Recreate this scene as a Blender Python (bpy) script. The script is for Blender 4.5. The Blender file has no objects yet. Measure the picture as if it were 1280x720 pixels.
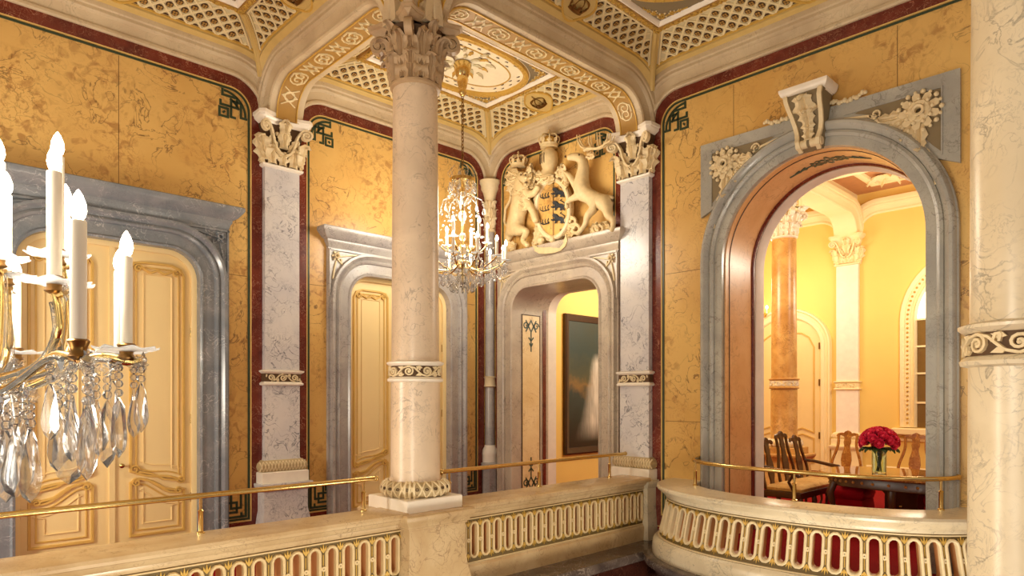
import bpy, bmesh, math, random
from mathutils import Vector, Matrix, geometry
from math import sin, cos, pi, sqrt, atan2, hypot
R = random.Random(7)
SC = bpy.context.scene
COL = SC.collection

# ------------------------------------------------------------------ room measures (metres)
B, A, C, XC, EYE = 8.0, 8.88, 5.68, 4.07, 1.85      # right wall x, left wall y, balustrade line y, column line x, eye height
ZS, ZT, ZC = 5.60, 6.07, 6.57                        # arch springing, arch crown, ceiling panel
XR = 9.06                                            # salon side of the right wall
XB = 16.8                                            # salon back wall
FW = Vector((0.693, 0.7205)); RT = Vector((0.7205, -0.693))

def ray(px):
    t = (px - 640) / 832.0
    return FW + RT * t
def on_right(px, py, X=B):                           # point of the plane x = X seen at a pixel
    r = ray(px); d = X / r.x
    return (r.y * d, EYE + (495 - py) / 832 * d)
def cam_pt(px, py, d):
    r = ray(px) * d
    return Vector((r.x, r.y, EYE + (495 - py) / 832 * d))

# ------------------------------------------------------------------ materials
def srgb(c):
    return tuple(((v / 255) / 12.92 if v / 255 <= .04045 else ((v / 255 + .055) / 1.055) ** 2.4) for v in c) + (1,)
MATS = {}
def new_mat(name):
    m = bpy.data.materials.new(name); m.use_nodes = True
    nt = m.node_tree; b = nt.nodes['Principled BSDF']
    MATS[name] = m
    return m, nt, b
def plain(name, col, rough=.5, metal=0, bump=0, var=.06, scale=8):
    m, nt, b = new_mat(name)
    tc = nt.nodes.new('ShaderNodeTexCoord')
    n = nt.nodes.new('ShaderNodeTexNoise'); n.inputs['Scale'].default_value = scale; n.inputs['Detail'].default_value = 5
    nt.links.new(tc.outputs['Object'], n.inputs['Vector'])
    mx = nt.nodes.new('ShaderNodeMixRGB')
    c = srgb(col)
    mx.inputs[1].default_value = tuple(min(1, v * (1 - var * 2)) for v in c[:3]) + (1,)
    mx.inputs[2].default_value = tuple(min(1, v * (1 + var * 2)) for v in c[:3]) + (1,)
    nt.links.new(n.outputs['Fac'], mx.inputs[0]); nt.links.new(mx.outputs[0], b.inputs['Base Color'])
    b.inputs['Roughness'].default_value = rough; b.inputs['Metallic'].default_value = metal
    if bump:
        bp = nt.nodes.new('ShaderNodeBump'); bp.inputs['Strength'].default_value = bump; bp.inputs['Distance'].default_value = .01
        nt.links.new(n.outputs['Fac'], bp.inputs['Height']); nt.links.new(bp.outputs[0], b.inputs['Normal'])
    return m
def marble(name, c1, c2, vein, scale=1.0, vw=.03, vstr=.8, rough=.22, cloud=1.0, vein2=None, mottle=None):
    """two cloudy base colours crossed by thin wandering veins that come and go"""
    m, nt, b = new_mat(name); N = nt.nodes.new; L = nt.links.new
    tc = N('ShaderNodeTexCoord')
    def noise(s, d, dist):
        n = N('ShaderNodeTexNoise'); n.inputs['Scale'].default_value = s; n.inputs['Detail'].default_value = d
        n.inputs['Distortion'].default_value = dist; L(tc.outputs['Object'], n.inputs['Vector']); return n
    def ramp(src, lo, hi):
        r = N('ShaderNodeMapRange'); r.inputs[1].default_value = lo; r.inputs[2].default_value = hi; L(src, r.inputs[0]); return r.outputs[0]
    cl = noise(1.3 * scale * cloud, 6, .6)
    mx = N('ShaderNodeMixRGB'); mx.inputs[1].default_value = srgb(c1); mx.inputs[2].default_value = srgb(c2)
    L(ramp(cl.outputs['Fac'], .36, .64), mx.inputs[0])
    out = mx.outputs[0]
    if mottle:
        q1 = noise(9 * scale, 9, .8); q2 = noise(1.1 * scale, 3, .5); q = N('ShaderNodeMath'); q.operation = 'MULTIPLY'
        L(ramp(q1.outputs['Fac'], .5, .62), q.inputs[0]); L(ramp(q2.outputs['Fac'], .5, .62), q.inputs[1])
        qq = N('ShaderNodeMath'); qq.operation = 'MULTIPLY'; qq.inputs[1].default_value = .6; L(q.outputs[0], qq.inputs[0])
        m3 = N('ShaderNodeMixRGB'); m3.inputs[2].default_value = srgb(mottle); L(qq.outputs[0], m3.inputs[0]); L(out, m3.inputs[1]); out = m3.outputs[0]
    for k, (sc, wd, st, col) in enumerate(((3.2 * scale, vw, vstr, vein), (7.5 * scale, vw * 1.4, vstr * .55, vein2 or vein))):
        v = noise(sc, 7, 1.2 + k * .6)
        s = N('ShaderNodeMath'); s.operation = 'SUBTRACT'; s.inputs[1].default_value = .5; L(v.outputs['Fac'], s.inputs[0])
        a = N('ShaderNodeMath'); a.operation = 'ABSOLUTE'; L(s.outputs[0], a.inputs[0])
        rr = N('ShaderNodeMapRange'); rr.inputs[1].default_value = 0; rr.inputs[2].default_value = wd
        rr.inputs[3].default_value = st; rr.inputs[4].default_value = 0; L(a.outputs[0], rr.inputs[0])
        mk = noise(1.7 * scale + k, 3, 0)
        mu = N('ShaderNodeMath'); mu.operation = 'MULTIPLY'; L(rr.outputs[0], mu.inputs[0]); L(ramp(mk.outputs['Fac'], .42, .6), mu.inputs[1])
        m2 = N('ShaderNodeMixRGB'); m2.inputs[2].default_value = srgb(col); L(mu.outputs[0], m2.inputs[0]); L(out, m2.inputs[1]); out = m2.outputs[0]
    L(out, b.inputs['Base Color']); b.inputs['Roughness'].default_value = rough
    return m
def emit(name, col, strength):
    m, nt, b = new_mat(name)
    b.inputs['Base Color'].default_value = srgb(col); b.inputs['Emission Color'].default_value = srgb(col); b.inputs['Emission Strength'].default_value = strength
    return m
def glass(name, col=(255, 255, 255), rough=.02, ior=1.5):
    m, nt, b = new_mat(name)
    b.inputs['Base Color'].default_value = srgb(col); b.inputs['Transmission Weight'].default_value = 1; b.inputs['Roughness'].default_value = rough; b.inputs['IOR'].default_value = ior
    return m

M_SIENA = marble('siena_marble', (222, 182, 108), (204, 158, 86), (92, 60, 36), 1.05, .017, .85, .3, .5, (150, 86, 48), (150, 98, 48))
M_ORANGE = marble('orange_marble', (232, 184, 128), (220, 164, 106), (170, 108, 64), 1.4, .03, .5, .3)
M_PALE = marble('pale_yellow_marble', (238, 214, 164), (226, 196, 140), (178, 130, 84), 1.6, .018, .6, .3)
M_RED = marble('red_marble', (112, 44, 30), (88, 30, 22), (176, 120, 92), 3.0, .02, .7, .25)
M_PIL = marble('pilaster_marble', (210, 204, 198), (196, 191, 190), (84, 84, 94), 1.7, .024, .9, .22)
M_COLM = marble('column_marble', (222, 200, 172), (206, 184, 156), (120, 104, 92), 1.6, .018, .6, .3)
M_BLUE = marble('blue_grey_marble', (118, 124, 130), (140, 142, 144), (206, 204, 200), 2.2, .02, .6, .22, 1, (70, 74, 82))
M_GREY = marble('grey_marble', (178, 171, 163), (158, 152, 148), (92, 88, 90), 1.9, .024, .6, .25)
M_GREYW = marble('warm_grey_marble', (196, 182, 160), (176, 160, 142), (104, 92, 82), 1.9, .022, .65, .3)
M_GREEN = marble('green_grey_marble', (178, 175, 164), (158, 156, 148), (100, 96, 88), 1.6, .02, .6, .22)
M_BEIGE = marble('beige_marble', (208, 182, 140), (188, 158, 114), (120, 90, 60), 1.5, .018, .6, .25)
M_BALC = marble('balcony_marble', (222, 208, 178), (206, 190, 158), (120, 112, 98), 1.5, .02, .7, .28)
M_DARK = marble('dark_marble', (104, 90, 82), (70, 58, 54), (170, 156, 140), 2.0, .02, .6, .25)
M_DRED = marble('dark_red_marble', (74, 36, 26), (52, 24, 18), (120, 80, 60), 2.0, .02, .5, .25)
M_RIB = marble('cornice_marble', (206, 186, 150), (188, 166, 132), (130, 108, 84), 1.4, .018, .4, .55)
M_WHITE = plain('white_marble', (236, 226, 208), .3)
M_CARVE = plain('carved_cream', (222, 202, 160), .55, 0, .25, .05, 30)
M_STONE = plain('carved_pale_stone', (214, 190, 142), .6, 0, .3, .1, 18)
M_CAPST = plain('shaded_capital_stone', (176, 148, 112), .55, 0, .3, .12, 14)  # carved stone darkened: shade on the column capitals put into the colour
M_TAUPE = plain('carved_brown_stone', (146, 116, 84), .55, 0, .3, .12, 18)
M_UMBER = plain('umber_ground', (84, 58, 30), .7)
M_GROUND = plain('carving_ground', (128, 112, 82), .7)
M_TORG = plain('torus_ground', (182, 160, 118), .6)
M_OLIVE = plain('olive_ground', (104, 84, 42), .6)
M_RIMT = plain('tan_rim', (216, 190, 140), .5)
M_GOLDP = plain('gold_paint', (206, 166, 78), .45, .25, .1, .08, 20)
M_YELP = plain('yellow_paint', (204, 174, 106), .5)
M_OCHRE = plain('ochre_ground', (168, 128, 62), .55)
M_CREAM = plain('cream_plaster', (240, 228, 196), .6)
M_LATG = plain('lattice_ground', (204, 190, 150), .6)
M_LATR = plain('lattice_rib', (226, 208, 160), .55)
M_ROS = plain('rosette_brown', (74, 48, 24), .6)
M_GREENL = plain('green_inlay', (44, 62, 44), .35)
M_GOLDL = plain('gold_inlay', (222, 184, 108), .35)
M_TAN = plain('tan_stone', (196, 140, 88), .5, 0, 0, .08, 5)
M_DOOR = plain('door_paint', (238, 212, 152), .45, 0, 0, .02, 3)
M_DOORP = plain('door_panel_paint', (234, 204, 142), .45, 0, 0, .02, 3)
M_DOORG = plain('door_moulding_gold', (214, 174, 92), .4)
M_SALON = plain('salon_yellow_wall', (236, 204, 116), .7, 0, 0, .02, 2)
M_SALONC = plain('salon_cream', (244, 226, 178), .6, 0, 0, .02, 4)
M_TERRA = plain('salon_terracotta', (196, 140, 92), .7)
M_PINKW = plain('salon_pale_pilaster', (240, 228, 212), .5)
M_RECC = marble('salon_column_marble', (216, 172, 104), (190, 138, 72), (128, 78, 34), 2.4, .04, .6, .3)
M_BRASS = plain('brass', (218, 188, 122), .2, 1, 0, .02, 4)
M_BRONZE = plain('old_bronze', (128, 92, 46), .35, .9)
M_CARPET = plain('red_carpet', (126, 8, 16), .95, 0, .4, .15, 60)
M_REDV = plain('red_velvet', (176, 16, 34), .8, 0, .2, .12, 14)
for m_ in (M_CARPET, M_REDV): m_.node_tree.nodes['Principled BSDF'].inputs['Specular IOR Level'].default_value = .1
M_WOOD = plain('walnut', (74, 40, 20), .3, 0, 0, .2, 14)
M_INLAY = marble('marquetry', (170, 106, 46), (140, 82, 34), (232, 180, 96), 9, .05, .9, .3)
M_SEATF = marble('seat_fabric', (214, 178, 110), (190, 150, 84), (150, 110, 60), 9, .04, .6, .8)
M_ROSE = plain('rose_petal', (236, 48, 92), .55, 0, 0, .25, 30)
M_LEAF = plain('rose_leaf', (44, 74, 30), .5)
M_CANDLE = plain('candle_sleeve', (244, 234, 214), .4, 0, 0, .02, 5)
M_FRAMEW = plain('dark_picture_frame', (58, 36, 20), .4, 0, .2, .15, 12)
M_HERALD = plain('heraldic_blue_black', (34, 38, 44), .5)
M_BULB = emit('lit_bulb', (255, 240, 214), 10)
def crystal(name, frost):
    """cut crystal: bright edge reflections, partly bent and partly straight view through"""
    m, nt, b = new_mat(name); N = nt.nodes.new; L = nt.links.new; nt.nodes.remove(b)
    tr = N('ShaderNodeBsdfTransparent'); rf = N('ShaderNodeBsdfRefraction'); rf.inputs['IOR'].default_value = 1.35; rf.inputs['Roughness'].default_value = .02
    gl = N('ShaderNodeBsdfGlossy'); gl.inputs['Roughness'].default_value = .03
    fz = N('ShaderNodeLayerWeight'); fz.inputs['Blend'].default_value = .32; a = N('ShaderNodeMixShader'); a.inputs[0].default_value = .22; c = N('ShaderNodeMixShader'); df = N('ShaderNodeBsdfTranslucent'); df2 = N('ShaderNodeBsdfDiffuse'); ad = N('ShaderNodeMixShader'); L(df.outputs[0], ad.inputs[1]); L(df2.outputs[0], ad.inputs[2]); f = N('ShaderNodeMixShader'); f.inputs[0].default_value = frost
    L(tr.outputs[0], a.inputs[1]); L(rf.outputs[0], a.inputs[2]); L(fz.outputs['Fresnel'], c.inputs[0]); L(a.outputs[0], c.inputs[1]); L(gl.outputs[0], c.inputs[2]); L(c.outputs[0], f.inputs[1]); L(ad.outputs[0], f.inputs[2]); L(f.outputs[0], nt.nodes['Material Output'].inputs['Surface'])
    return m
M_GLASS = crystal('crystal', .07); M_DISH = crystal('pressed_glass', .5)
M_VASE = glass('vase_glass', (222, 240, 228))
M_PANE = plain('dark_pane', (112, 84, 44), .08)
M_PANEL = emit('lit_pane', (255, 238, 200), 1.6)

# ------------------------------------------------------------------ mesh builder
class MB:
    def __init__(s): s.v = []; s.f = []; s.m = []; s.mats = []
    def mi(s, mat):
        if mat not in s.mats: s.mats.append(mat)
        return s.mats.index(mat)
    def add(s, vs, fs, mat):
        o = len(s.v); k = s.mi(mat); s.v += [tuple(p) for p in vs]
        for f in fs: s.f.append(tuple(i + o for i in f)); s.m.append(k)
    def mesh(s, name, smooth=None, recalc=True):
        me = bpy.data.meshes.new(name); me.from_pydata(s.v, [], s.f); 
        for m in s.mats: me.materials.append(m)
        me.polygons.foreach_set('material_index', s.m)
        if recalc:
            bm = bmesh.new(); bm.from_mesh(me); bmesh.ops.delete(bm, geom=[v for v in bm.verts if not v.link_faces], context='VERTS'); bmesh.ops.recalc_face_normals(bm, faces=bm.faces[:]); bm.to_mesh(me); bm.free()
        if smooth is not None:
            me.polygons.foreach_set('use_smooth', [True] * len(me.polygons))
            me.set_sharp_from_angle(angle=math.radians(smooth))
        me.update(); return me
    def build(s, name, parent=None, smooth=35, kind=None, label=None, recalc=True):
        o = bpy.data.objects.new(name, s.mesh(name, smooth, recalc)); return link(o, parent, kind, label)
def link(o, parent=None, kind=None, label=None, local=False):
    COL.objects.link(o)
    if parent:
        o.parent = parent
        if not local: o.matrix_parent_inverse = Matrix.Translation(-Vector(origin(parent)))
    if kind: o['kind'] = kind
    if label: o['label'] = label
    return o
def origin(p):
    v = Vector(p.location)
    while p.parent: p = p.parent; v = v
    return v if not p.parent else v
def thing(name, label, cat, loc=(0, 0, 0), rz=0, group=None):
    o = bpy.data.objects.new(name, None); o.empty_display_size = .1; COL.objects.link(o)
    o.location = loc; o.rotation_euler = (0, 0, rz); o['label'] = label; o['category'] = cat
    if group: o['group'] = group
    return o
def struct(name, loc=(0, 0, 0)):
    o = bpy.data.objects.new(name, None); COL.objects.link(o); o.location = loc; o['kind'] = 'structure'; return o
def tag(o, label, cat, group=None):
    o['label'] = label; o['category'] = cat
    if group: o['group'] = group
    return o
def copy_tree(o, parent=None):
    c = o.copy(); COL.objects.link(c)
    if parent: c.parent = parent
    for ch in list(o.children): copy_tree(ch, c)
    return c
def inst(me, name, parent, mat):
    o = bpy.data.objects.new(name, me); COL.objects.link(o); o.parent = parent; o.matrix_local = mat; return o

# frames: (u, v, w) -> world; w points out of the surface
def FL(u, v, w): return (u, A - w, v)
def FR(u, v, w): return (B - w, u, v)
def FH(u, v, w): return (u, v, w)
def plane_y(y, s): return lambda u, v, w: (u, y + s * w, v)
def plane_x(x, s): return lambda u, v, w: (x + s * w, u, v)
def cyl(cx, cy, r): return lambda u, v, w: (cx + (r + w) * cos(u / r), cy + (r + w) * sin(u / r), v)
def tor(cx, cy, cz, Rr, rt, sq=1): return lambda u, v, w: (cx + (Rr + (rt + w) * cos(v / rt)) * cos(u / Rr), cy + (Rr + (rt + w) * cos(v / rt)) * sin(u / Rr), cz + (rt + w) * sin(v / rt) * sq)

def normals2(path, closed):
    n = len(path); out = []
    for i in range(n):
        a = path[i - 1] if (i > 0 or closed) else None
        c = path[(i + 1) % n] if (i < n - 1 or closed) else None
        p = path[i]
        def nm(q, r):
            dx, dy = r[0] - q[0], r[1] - q[1]; l = hypot(dx, dy) or 1e-9; return (-dy / l, dx / l)
        if a is None: out.append(nm(p, c)); continue
        if c is None: out.append(nm(a, p)); continue
        n1, n2 = nm(a, p), nm(p, c)
        sx, sy = n1[0] + n2[0], n1[1] + n2[1]; l2 = sx * sx + sy * sy
        if l2 < .15: out.append(n1); continue
        k = 2 / l2; out.append((sx * k, sy * k))
    return out
def sweep(mb, fr, path, prof, mat, closed=False, pclosed=True, caps=True, mats=None):
    """carry a profile of (offset to the left of the path, w) along a path in the frame's (u, v) plane"""
    nn = normals2(path, closed); P = len(prof); vs = []
    for (pu, pv), (nu, nv) in zip(path, nn):
        for off, w in prof: vs.append(fr(pu + nu * off, pv + nv * off, w))
    n = len(path); segs = n if closed else n - 1; ps = P if pclosed else P - 1
    if mats is None: mats = [mat] * ps
    groups = {}
    for j in range(ps):
        for i in range(segs):
            a = i * P + j; b = i * P + (j + 1) % P; c = ((i + 1) % n) * P + (j + 1) % P; d = ((i + 1) % n) * P + j
            groups.setdefault(id(mats[j]), (mats[j], []))[1].append((a, b, c, d))
    if not closed and pclosed and caps:
        groups.setdefault(id(mats[0]), (mats[0], []))[1].extend([tuple(range(P)), tuple(range((n - 1) * P, n * P))])
    o = len(mb.v); mb.v += [tuple(p) for p in vs]
    for m_, fs in groups.values():
        k = mb.mi(m_)
        for f in fs: mb.f.append(tuple(i + o for i in f)); mb.m.append(k)
def strip(mb, fr, pts, wd, w0, w1, mat, closed=False):
    h = wd / 2; sweep(mb, fr, pts, [(-h, w0), (-h * .7, w1), (h * .7, w1), (h, w0)], mat, closed)
def plate(mb, fr, outer, holes, w0, w1, mat, side=None, hole_mat=None, back=True):
    loops = [outer] + list(holes); flat = [p for l in loops for p in l]
    tr = geometry.tessellate_polygon([[Vector((p[0], p[1], 0)) for p in l] for l in loops])
    n = len(flat)
    mb.add([fr(p[0], p[1], w1) for p in flat], tr, mat)
    if back: mb.add([fr(p[0], p[1], w0) for p in flat], tr, mat)
    for k, l in enumerate(loops):
        m = len(l); vs = [fr(p[0], p[1], w1) for p in l] + [fr(p[0], p[1], w0) for p in l]
        mb.add(vs, [(i, (i + 1) % m, m + (i + 1) % m, m + i) for i in range(m)], (side or mat) if k == 0 else (hole_mat or side or mat))
def box(mb, x0, x1, y0, y1, z0, z1, mat, bev=0):
    if not bev:
        vs = [(x, y, z) for x in (x0, x1) for y in (y0, y1) for z in (z0, z1)]
        mb.add(vs, [(0, 1, 3, 2), (4, 6, 7, 5), (0, 4, 5, 1), (2, 3, 7, 6), (0, 2, 6, 4), (1, 5, 7, 3)], mat); return
    loop = [(x0, y0), (x1, y0), (x1, y1), (x0, y1)][::-1]
    hmould(mb, loop, [(-bev, z0), (0, z0 + bev), (0, z1 - bev), (-bev, z1)], mat, closed=True)
def hmould(mb, path, prof, mat, closed=True, mats=None):
    """moulded solid: horizontal path (left of travel = outwards), profile (offset, z) from bottom to top, capped"""
    sweep(mb, FH, path, prof, mat, closed, False, False, mats)
    nn = normals2(path, closed)
    for k, (off, z) in ((0, prof[0]), (1, prof[-1])):
        vs = [(p[0] + n[0] * off, p[1] + n[1] * off, z) for p, n in zip(path, nn)]
        mb.add(vs, [tuple(range(len(vs)))], (mats[0 if k == 0 else -1] if mats else mat))
def rect(x0, x1, y0, y1): return [(x0, y0), (x0, y1), (x1, y1), (x1, y0)]   # clockwise: left = outwards
def lathe(mb, prof, n, mat, c=(0, 0), fr=None, a0=0, a1=2 * pi):
    full = abs(a1 - a0 - 2 * pi) < 1e-6; m = n if full else n + 1; P = len(prof); vs = []
    for i in range(m):
        a = a0 + (a1 - a0) * i / n
        for r, z in prof: vs.append((c[0] + r * cos(a), c[1] + r * sin(a), z))
    fs = []
    for i in range(n):
        for j in range(P - 1):
            q = (i * P + j, ((i + 1) % m) * P + j, ((i + 1) % m) * P + j + 1, i * P + j + 1)
            fs.append(q)
    if prof[0][0] > 1e-5: fs.append(tuple(i * P for i in range(m)))
    if prof[-1][0] > 1e-5: fs.append(tuple(i * P + P - 1 for i in range(m)))
    if fr: vs = [fr(*v) for v in vs]
    mb.add(vs, fs, mat)
def tube(mb, pts, r, mat, n=8, caps=True, flat=1.0):
    pts = [Vector(p) for p in pts]; m = len(pts); rs = r if isinstance(r, (list, tuple)) else [r] * m
    up = None; vs = []
    for i, p in enumerate(pts):
        t = (pts[min(i + 1, m - 1)] - pts[max(i - 1, 0)]); t = t.normalized() if t.length > 1e-9 else Vector((0, 0, 1))
        if up is None: up = t.orthogonal().normalized()
        else:
            up = up - t * up.dot(t); up = up.normalized() if up.length > 1e-6 else t.orthogonal().normalized()
        s = t.cross(up)
        for k in range(n):
            a = 2 * pi * k / n; vs.append(p + (up * cos(a) + s * sin(a) * flat) * rs[i])
    fs = [(i * n + k, i * n + (k + 1) % n, (i + 1) * n + (k + 1) % n, (i + 1) * n + k) for i in range(m - 1) for k in range(n)]
    if caps: fs += [tuple(range(n)), tuple(range((m - 1) * n, m * n))]
    mb.add(vs, fs, mat)
def ribbon(mb, pts, axis, wd, th, mat):
    """flat bar: width along the axis vector, thickness across it"""
    pts = [Vector(p) for p in pts]; ax = Vector(axis).normalized(); m = len(pts); vs = []
    for i, p in enumerate(pts):
        t = (pts[min(i + 1, m - 1)] - pts[max(i - 1, 0)]).normalized(); nn = t.cross(ax).normalized()
        w = wd[i] if isinstance(wd, (list, tuple)) else wd; h = th[i] if isinstance(th, (list, tuple)) else th
        for a, b in ((-1, -1), (1, -1), (1, 1), (-1, 1)): vs.append(p + ax * (a * w / 2) + nn * (b * h / 2))
    fs = [(i * 4 + k, i * 4 + (k + 1) % 4, i * 4 + 4 + (k + 1) % 4, i * 4 + 4 + k) for i in range(m - 1) for k in range(4)]
    fs += [(0, 1, 2, 3), tuple(range(4 * m - 4, 4 * m))]
    mb.add(vs, fs, mat)
def ball(mb, c, r, mat, n=8, m=6, sc=(1, 1, 1), M=None):
    vs = [(0, 0, 1)]; fs = []
    for j in range(1, m):
        for i in range(n):
            a = 2 * pi * i / n; b = pi * j / m; vs.append((sin(b) * cos(a), sin(b) * sin(a), cos(b)))
    vs.append((0, 0, -1)); L = len(vs) - 1
    for i in range(n):
        fs.append((0, 1 + i, 1 + (i + 1) % n)); fs.append((L, L - n + (i + 1) % n, L - n + i))
        for j in range(m - 2): a = 1 + j * n; fs.append((a + i, a + n + i, a + n + (i + 1) % n, a + (i + 1) % n))
    out = []
    for v in vs:
        p = Vector((v[0] * r * sc[0], v[1] * r * sc[1], v[2] * r * sc[2]))
        if M: p = M @ p
        out.append(p + Vector(c))
    mb.add(out, fs, mat)
def arch_path(u0, u1, v0, vt, r, n=8):
    p = [(u0, v0)]
    for i in range(n + 1):
        a = pi - (pi / 2) * i / n; p.append((u0 + r + r * cos(a), vt - r + r * sin(a)))
    for i in range(n + 1):
        a = pi / 2 - (pi / 2) * i / n; p.append((u1 - r + r * cos(a), vt - r + r * sin(a)))
    p.append((u1, v0)); return p
def round_rect(u0, u1, v0, v1, r, n=6):
    p = []
    for cx, cy, a0 in ((u0 + r, v0 + r, 1.5 * pi), (u0 + r, v1 - r, pi), (u1 - r, v1 - r, .5 * pi), (u1 - r, v0 + r, 0)):
        for i in range(n + 1): a = a0 - (pi / 2) * i / n; p.append((cx + r * cos(a), cy + r * sin(a)))
    return p
def spiral(cx, cy, r0, r1, a0, turns, n=20):
    return [(cx + (r0 + (r1 - r0) * i / n) * cos(a0 + 2 * pi * turns * i / n), cy + (r0 + (r1 - r0) * i / n) * sin(a0 + 2 * pi * turns * i / n)) for i in range(n + 1)]
class PathFrame:
    """frame that follows a path of the (u, v) plane: u = length along it, v = across (along the base frame's w), w = to the right of the path"""
    def __init__(s, fr, path):
        s.fr = fr; s.p = path; s.n = normals2(path, False); s.l = [0]
        for a, b in zip(path, path[1:]): s.l.append(s.l[-1] + hypot(b[0] - a[0], b[1] - a[1]))
        s.len = s.l[-1]
    def at(s, u):
        u = max(0, min(s.len, u))
        for i in range(len(s.p) - 1):
            if u <= s.l[i + 1] + 1e-9: break
        t = (u - s.l[i]) / max(1e-9, s.l[i + 1] - s.l[i])
        p = [s.p[i][k] * (1 - t) + s.p[i + 1][k] * t for k in (0, 1)]; n = [s.n[i][k] * (1 - t) + s.n[i + 1][k] * t for k in (0, 1)]
        return p, n
    def __call__(s, u, v, w):
        p, n = s.at(u); return s.fr(p[0] - n[0] * w, p[1] - n[1] * w, v)

# ------------------------------------------------------------------ ornament
def leaf(mb, M, w, h, mat, curl=1.0, nv=11, lobes=4.0):
    """one acanthus leaf: local x across, y outwards, z up, lobed edge, tip curling outwards"""
    us = (-1, -.72, -.42, -.14, 0, .14, .42, .72, 1); P = len(us); f = []; bk = []
    y = 0; z = 0; prev = 0; st = h * 1.3 / nv
    for j in range(nv + 1):
        v = j / nv; th = .12 + curl * 2.7 * max(0, (v - .58) / .42) ** 1.5
        if j: y += sin(th) * st; z += cos(th) * st
        hw = w / 2 * (.66 + .4 * sin(pi * min(1, v * 1.15))) * sqrt(max(0, 1 - v ** 5)) * (1 + .26 * cos(2 * pi * lobes * v)) + .003
        for u in us:
            d = .16 * w * (1 - abs(u)) + (.09 * w if abs(u) in (.42,) else 0) - (.10 * w if abs(u) == .14 else 0) + .05 * w * cos(2 * pi * lobes * v) * abs(u)
            f.append(M @ Vector((u * hw, y + d * cos(th), z - d * sin(th) - abs(u) * .08 * h))); bk.append(M @ Vector((u * hw * .97, y - .02 * w * cos(th) - .012, z - abs(u) * .08 * h)))
    n = len(f); fs = []
    for j in range(nv):
        for i in range(P - 1):
            a = j * P + i; fs.append((a, a + 1, a + P + 1, a + P)); fs.append((n + a + P, n + a + P + 1, n + a + 1, n + a))
        for a in (j * P, j * P + P - 1): fs.append((a, a + P, n + a + P, n + a))
    fs += [tuple(list(range(P)) + list(range(n + P - 1, n - 1, -1))), tuple(list(range(n - P, n)) + list(range(2 * n - 1, 2 * n - P - 1, -1)))]
    mb.add(f + bk, fs, mat)
def rotz(a): return Matrix.Rotation(a, 4, 'Z')
def T(x, y, z): return Matrix.Translation((x, y, z))
def scroll_run(L, h, pitch):
    """running scroll of alternating spirals inside 0..L x -h/2..h/2: list of polylines"""
    out = []; n = max(1, round(L / pitch)); p = L / n; r = min(h * .42, p * .3)
    for i in range(n):
        c = (i + .5) * p; s = 1 if i % 2 == 0 else -1
        out.append([(c + x * s if False else c + x, y * s) for x, y in spiral(0, 0, r, r * .18, -pi / 2, 1.6, 18)])
        out.append([(c, -r * s), (c + p * .3, -r * .7 * s), (c + p * .5, 0), (c + p * .7, r * .7 * s), (c + p, r * s)] if i < n - 1 else [(c, -r * s), (c + p * .4, -r * .6 * s)])
        out.append([(c + p * .42, -r * .1 * s), (c + p * .5, -r * .9 * s), (c + p * .62, -r * .95 * s)])
        out.append([(c - p * .42, r * .15 * s), (c - p * .38, r * .9 * s)])
    return out
def strap_run(L, h, pitch):
    """strapwork ribbons with a knot at every second bay"""
    out = []; n = max(1, round(L / pitch)); p = L / n
    for i in range(n):
        c = (i + .5) * p; r = h * .28
        if i % 2 == 0:
            out.append([(c + r * cos(a * pi / 8), r * sin(a * pi / 8)) for a in range(17)])
            out += [[(c - h * .5, -h * .42), (c, h * .42), (c + h * .5, -h * .42)], [(c - h * .5, h * .42), (c, -h * .42), (c + h * .5, h * .42)]]
        else:
            for s in (1, -1):
                out.append([(c + s * x, s * y) for x, y in spiral(p * .16, 0, h * .4, h * .08, -pi / 2, 1.4, 14)])
                out.append([(c - s * p * .1, s * h * .4), (c + s * p * .2, s * h * .42), (c + s * p * .42, s * h * .1)])
    return out
def crown(mb, M, r, mat, mat2=None):
    """open crown: band, leaf points, four bows and an orb"""
    q = MB(); lathe(q, [(r * .8, 0), (r * .86, .02 * r), (r * .84, .2 * r), (r * .9, .3 * r), (r * .84, .34 * r), (r * .7, .3 * r), (r * .7, .02 * r)], 20, mat)
    for k in range(8):
        a = 2 * pi * k / 8; hgt = .55 if k % 2 == 0 else .38
        leaf(q, rotz(a - pi / 2) @ T(0, r * .84, r * .3), r * .42, r * hgt, mat, .6, 6, 2)
    for k in range(8):
        a = 2 * pi * k / 8
        tube(q, [((r * (.84 + .28 * sin(pi * t * .8)) * (1 - t ** 3)) * cos(a) * 1 + 0, (r * (.84 + .28 * sin(pi * t * .8)) * (1 - t ** 3)) * sin(a), r * (.3 + 1.0 * sin(t * pi / 2))) for t in [i / 8 for i in range(9)]], r * .07, mat, 6)
    ball(q, (0, 0, r * 1.42), r * .16, mat); tube(q, [(0, 0, r * 1.5), (0, 0, r * 1.85)], r * .05, mat, 5); tube(q, [(-r * .12, 0, r * 1.7), (r * .12, 0, r * 1.7)], r * .05, mat, 5)
    if mat2: lathe(q, [(r * .68, .1 * r), (r * .8, .6 * r), (r * .5, 1.0 * r), (0, 1.15 * r)], 16, mat2)
    for k, m_ in enumerate(q.mats):
        fs = [f for f, mm in zip(q.f, q.m) if mm == k]; mb.add([M @ Vector(v) for v in q.v], fs, m_)

# ================================================================== room shell
AW = 1.16; AY = 3.18; ASPR = 3.59                       # the big arch: half width, centre, springing
D1, D2, D3, DH, DTOP, DRAD = 2.05, 6.09, 7.30, .95, 3.68, .36
def opening(c, hw=DH, top=DTOP, r=DRAD, bot=0): return arch_path(c - hw, c + hw, bot, top, r)
def round_arch(c, hw, bot, spr, n=28):
    return [(c - hw, bot)] + [(c + hw * cos(pi - pi * i / n), spr + hw * sin(pi * i / n)) for i in range(n + 1)] + [(c + hw, bot)]

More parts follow.
